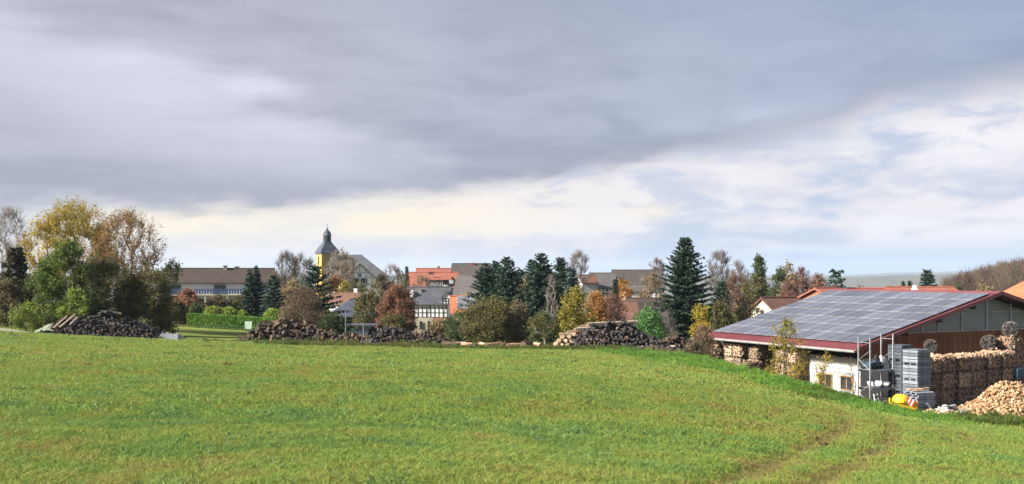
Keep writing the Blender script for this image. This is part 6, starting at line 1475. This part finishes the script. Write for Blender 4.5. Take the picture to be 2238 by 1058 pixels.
# short logs strewn along the meadow edge
r = random.Random(14); strew = [(985, 743, 40, 11), (1003, 750, 34, 10), (1020, 744, 26, 9), (1034, 757, 30, 8), (1056, 758, 24, 8), (1076, 756, 32, 9), (1098, 756, 34, 9), (1118, 758, 24, 8), (1136, 754, 28, 9), (1152, 750, 42, 13), (1176, 755, 30, 10), (1014, 754, 24, 9), (700, 748, 22, 7), (985, 753, 20, 8)]
words = ['reddish log in the first gap right of the brown pile', 'short log behind the first reddish log of the strewn row', 'pale short log above the meadow edge near the dark bush', 'thin log lying at the meadow edge left of the middle', 'small dark log lying alone at the meadow edge', 'log with pale bark before the big dark bush', 'longer log lying right before the big dark bush', 'small log end just right of the longer log', 'log half hidden in weeds left of the thick log', 'thick brown log at the foot of the twisted tree', 'lower log touching the thick brown log on its right', 'small log tucked below the strewn pale ones', 'log lying before the second pile', 'small log at the right foot of the brown pile']
for k, (a, b_, w_, h) in enumerate(strew):
    Yk = 69.5+r.uniform(-1.2, 2.0); z = h/2/F*Yk; X = (a-CX)/F*Yk; me = log_mesh(w_*(.8+.4*r.random())/F*Yk, max(.07, z*1.2), 300+k, [M['split_wood_red' if k % 3 else 'log_bark_brown'], M['log_end']], 9)
    tag(link('strewn_log', me, None, (X, Yk, gz(X, Yk)+z*1.1), (r.uniform(0, 6), r.uniform(-.08, .08), r.choice((r.uniform(-.3, .3), r.uniform(.5, 1.3), r.uniform(-1.2, -.4))))), words[k], 'log', 'logs strewn along the meadow edge')
# boulder
def rock(px, py, Y, s_, label, m_='rock', seed=1, name='boulder', cat='boulder'):
    import bmesh
    bm = bmesh.new(); bmesh.ops.create_icosphere(bm, subdivisions=3, radius=1); r = np.random.default_rng(seed)
    pl = [(Vector(r.normal(size=3)).normalized(), .62+.25*r.random()) for _ in range(14)]
    for v in bm.verts:
        for n_, d in pl:
            e_ = v.co.dot(n_)-d
            if e_ > 0: v.co -= n_*e_
        v.co = Vector((v.co.x*s_[0], v.co.y*s_[1], v.co.z*s_[2]))
    me = bpy.data.meshes.new(name); bm.to_mesh(me); bm.free(); me.materials.append(M[m_]); X = (px-CX)/F*Y; return tag(link(name, me, None, (X, Y, gz(X, Y)+s_[2]*.35)), label, cat)
rock(1470, 770, 63, (.42, .4, .42), 'pale pointed boulder right of the dark log pile', seed=4)
rock(1405, 768, 63.5, (.45, .4, .25), 'flat brownish stone left of the pale boulder', 'stone', 6, 'stone', 'stone')
rock(745, 727, 74.6, (.5, .3, .28), 'small white slab on top of the low heap', 'white_paint', 9, 'white_slab', 'slab')
# earth ledge
X0, Y0 = (1450-CX)/F*60, 60.0
b = MB(); r = random.Random(6); nx, ny = 30, 7; V = []
for i in range(nx):
    for j in range(ny):
        x = -1.9+4.1*i/(nx-1); y = -.7+2.2*j/(ny-1); e_ = math.sin(math.pi*i/(nx-1))**.4
        h = (-.1, .10, .34, .42, .44, .40, -.1)[j]*e_*(.8+.4*r.random()); wx, wy = X0+x, Y0+y-.18*x; V.append((wx, wy, gz(wx, wy)+h-.04))
b.raw(V, [(i*ny+j, (i+1)*ny+j, (i+1)*ny+j+1, i*ny+j+1) for i in range(nx-1) for j in range(ny-1)])
tag(b.build('earth_bank', mat('earth', [(.018, .014, .010), (.05, .037, .025), (.075, .07, .025)], 2.5, 6, .95, .8, rnd=0)), kind='structure')
b = MB(); b.lathe([(.18, 0), (.24, .3), (.26, .42)], 12); b.lathe([(.26, .42), (.27, .46), (.2, .47)], 12); p = at(1545, 797, 60); tag(b.build('bucket', M['orange_plastic'], None, (p.x, p.y, zpx(800, 60))), 'orange red bucket in the brushwood at the left end of the shed', 'bucket')

# split wood heap, scattered billets, tarpaulin
def billet_heap(px, Y, outline, label, n_parts, n_rest, seed, dpt, name='firewood_heap', zg=None, mats=('split_wood', 'split_wood_tan')):
    X = (px-CX)/F*Y; zg = gz(X, Y) if zg is None else zg; root = empty(name, (X, Y, zg), 0, label, 'firewood'); r = random.Random(seed)
    xs_ = [(p[0]-px)/F*Y for p in outline]; zs_ = [max(0.0, zpx(p[1], Y)-zg) for p in outline]; hf = lambda x: float(np.interp(x, xs_, zs_))
    heap_core(root, hf, xs_[0], xs_[-1], dpt, mats[0])
    ms = []
    for k in range(8): V_, F_ = splits(1, r, (.28, .48), (.08, .15)); b = MB(); b.raw(V_, F_); ms.append((b.mesh('billet', M[mats[k % 2]]), V_, F_))
    rest = MB()
    for k in range(n_parts+n_rest):
        for _ in range(30):
            x = r.uniform(xs_[0], xs_[-1]); h = hf(x)
            if r.random() < .25+h/max(zs_): break
        t_ = r.random()**(.8); fr = t_ if k < n_parts else r.random()
        y = -dpt/2+fr*dpt; prof = min(1, (fr*2.1)) if fr < .48 else max(0, 1-(fr-.48)*1.6); z = h*prof+r.uniform(-.03, .05)
        e = (r.uniform(0, 6.28), r.gauss(.0, .45), r.uniform(0, 6.28))
        if k < n_parts: link('billet', r.choice(ms)[0], root, (x, y, z), e)
        else:
            _, V_, F_ = r.choice(ms); Mx = Matrix.Translation((x, y, z)) @ Matrix.Rotation(e[2], 4, 'Z') @ Matrix.Rotation(e[1], 4, 'Y') @ Matrix.Rotation(e[0], 4, 'X'); rest.raw([Mx @ Vector(v) for v in V_], F_)
    if n_rest: tag(rest.build('billets', M[mats[0]], root), kind='stuff')
    return root
billet_heap(2198, 52.5, [(2114, 906), (2128, 884), (2146, 872), (2162, 854), (2182, 842), (2204, 837), (2228, 840), (2250, 846), (2280, 866), (2310, 900)], 'big heap of pale yellow split firewood at the right edge of the picture', 300, 1500, 3, 3.4, zg=-7.35)
billet_heap(2044, 51.5, [(2014, 908), (2030, 900), (2050, 897), (2072, 900), (2100, 902), (2118, 908)], 'low scatter of split firewood in front of the grey rubble', 90, 0, 5, 1.4, zg=-7.45)
def bundle(p, label, R, L=1.0, seed=1, m_='log_bark_brown', rz=0):
    """round bale of thin sticks, ends to the viewer"""
    root = empty('stick_bundle', p, rz, label, 'bundle', 'round bundles of sticks on the crates'); r = random.Random(seed); st = MB()
    for k in range(150):
        a = r.uniform(0, 6.28); q = R*math.sqrt(r.random())*.93; s_ = r.uniform(.025, .05); l = L*r.uniform(.9, 1.1)
        st.tube((q*math.cos(a), -l/2+r.uniform(-.05, .05), R+q*math.sin(a)), (q*math.cos(a), l/2, R+q*math.sin(a)), s_, n=5, mi=0, capmi=1)
    tag(st.build('sticks', [M[m_], M['log_end_dark']], root), kind='stuff')
    for y in (-L*.3, L*.3):
        b = MB(); V = []; n = 20
        for i in range(n):
            a = 6.2832*i/n
            for rr_, yy in ((R, y-.02), (R+.03, y-.02), (R+.03, y+.02), (R, y+.02)): V.append((rr_*math.cos(a), yy, R+rr_*math.sin(a)))
        b.raw(V, [(i*4+k, ((i+1) % n)*4+k, ((i+1) % n)*4+(k+1) % 4, i*4+(k+1) % 4) for i in range(n) for k in range(4)]); b.build('hoop', M['crate_wood'], root)
# a second row of crates behind carries the bundles
for i, (o_, nm) in enumerate(((2.3, 'left'), (7.4, 'middle'), (9.2, 'right'))):
    for k in range(3): crate(A0+U*o_+Vd*(1.75 if i < 2 else 2.6)+Vector((0, 0, k*.965+.02)), BR, CR[(i+k) % 4], f'{tier[k]} crate of the rear row below the {nm} stick bundle', 'rear row of firewood crates')
bundle(A0+U*2.3+Vd*1.75+Vector((0, 0, 2.98)), 'round bundle of sticks standing above the left end of the firewood wall', .38, .7, 1, rz=-.35)
bundle(A0+U*7.4+Vd*1.75+Vector((0, 0, 2.98)), 'brown bundle of sticks above the right end of the firewood wall', .44, .9, 2, rz=-.6)
bundle(A0+U*8.9+Vd*1.4+Vector((0, 0, 3.74)), 'greyish bundle of sticks highest at the right edge of the picture', .47, 1.1, 3, 'twig_grey', rz=-.45)
# grey rubble under the crates: broken slabs
p = at(2080, 0, 52.6); rb = empty('slab_rubble', (p.x, p.y, -7.4), .1, 'heap of pale grey broken slabs between the pallets and the firewood heap', 'rubble'); r = random.Random(11)
for k in range(26):
    w_, d_, h = r.uniform(.3, .85), r.uniform(.15, .4), r.uniform(.03, .09); b = MB(); b.raw([(sx*w_/2*r.uniform(.7, 1), sy*d_/2*r.uniform(.7, 1), sz*h/2) for sz in (-1, 1) for sx, sy in ((-1, -1), (1, -1), (1, 1), (-1, 1))], [(0, 3, 2, 1), (4, 5, 6, 7), (0, 1, 5, 4), (1, 2, 6, 5), (2, 3, 7, 6), (3, 0, 4, 7)])
    x = r.uniform(-.75, .75); b.build('slab', M['tarp_grey'], rb, (x, r.uniform(-.4, .4), .08+r.random()*.5*(1-abs(x)*.8)), (r.gauss(0, .3), r.gauss(.15, .3), r.gauss(0, .5)))
b = MB(); b.box(-.06, .06, -.03, .03, 0, 1.0); tag(b.build('leaning_plank', M['tarp_grey'], None, at(2047, 0, 53.4).xy.to_3d()+Vector((0, 0, -7.5)), (.2, -.75, .1)), 'grey plank leaning between the pallets and the rubble', 'plank')
b = MB(); b.prism([(-.5, 0), (.5, 0), (.45, .5), (.2, .62), (-.45, .55)], -.4, .4); q = A0+U*7.75+Vd*.1+Vector((0, 0, .95)); tk = empty('water_tank', (q.x, q.y, YARD_Z), BR, 'small teal tank at the right edge above the firewood heap', 'tank')
b.build('body', M['machine_blue'], tk, (0, 0, 1.4)); b2 = MB(); b2.box(-.5, .5, -.4, .4, 0, 1.399); b2.build('stand', M['crate_wood'], tk)

# ------------------------------------------------------------------ thin haze of the damp air: a closed box round everything
hm = bpy.data.materials.new('haze_air'); hm.use_nodes = True; hn = hm.node_tree.nodes; hn.clear()
ho = hn.new('ShaderNodeOutputMaterial'); pvn = hn.new('ShaderNodeVolumePrincipled')
pvn.inputs['Density'].default_value = HAZE; pvn.inputs['Color'].default_value = (.62, .78, 1.0, 1); pvn.inputs['Density Attribute'].default_value = ''
hm.node_tree.links.new(pvn.outputs[0], ho.inputs['Volume'])
b = MB(); b.box(-8600, 8600, -8600, 8600, -80, 95); tag(b.build('haze', hm), kind='stuff')
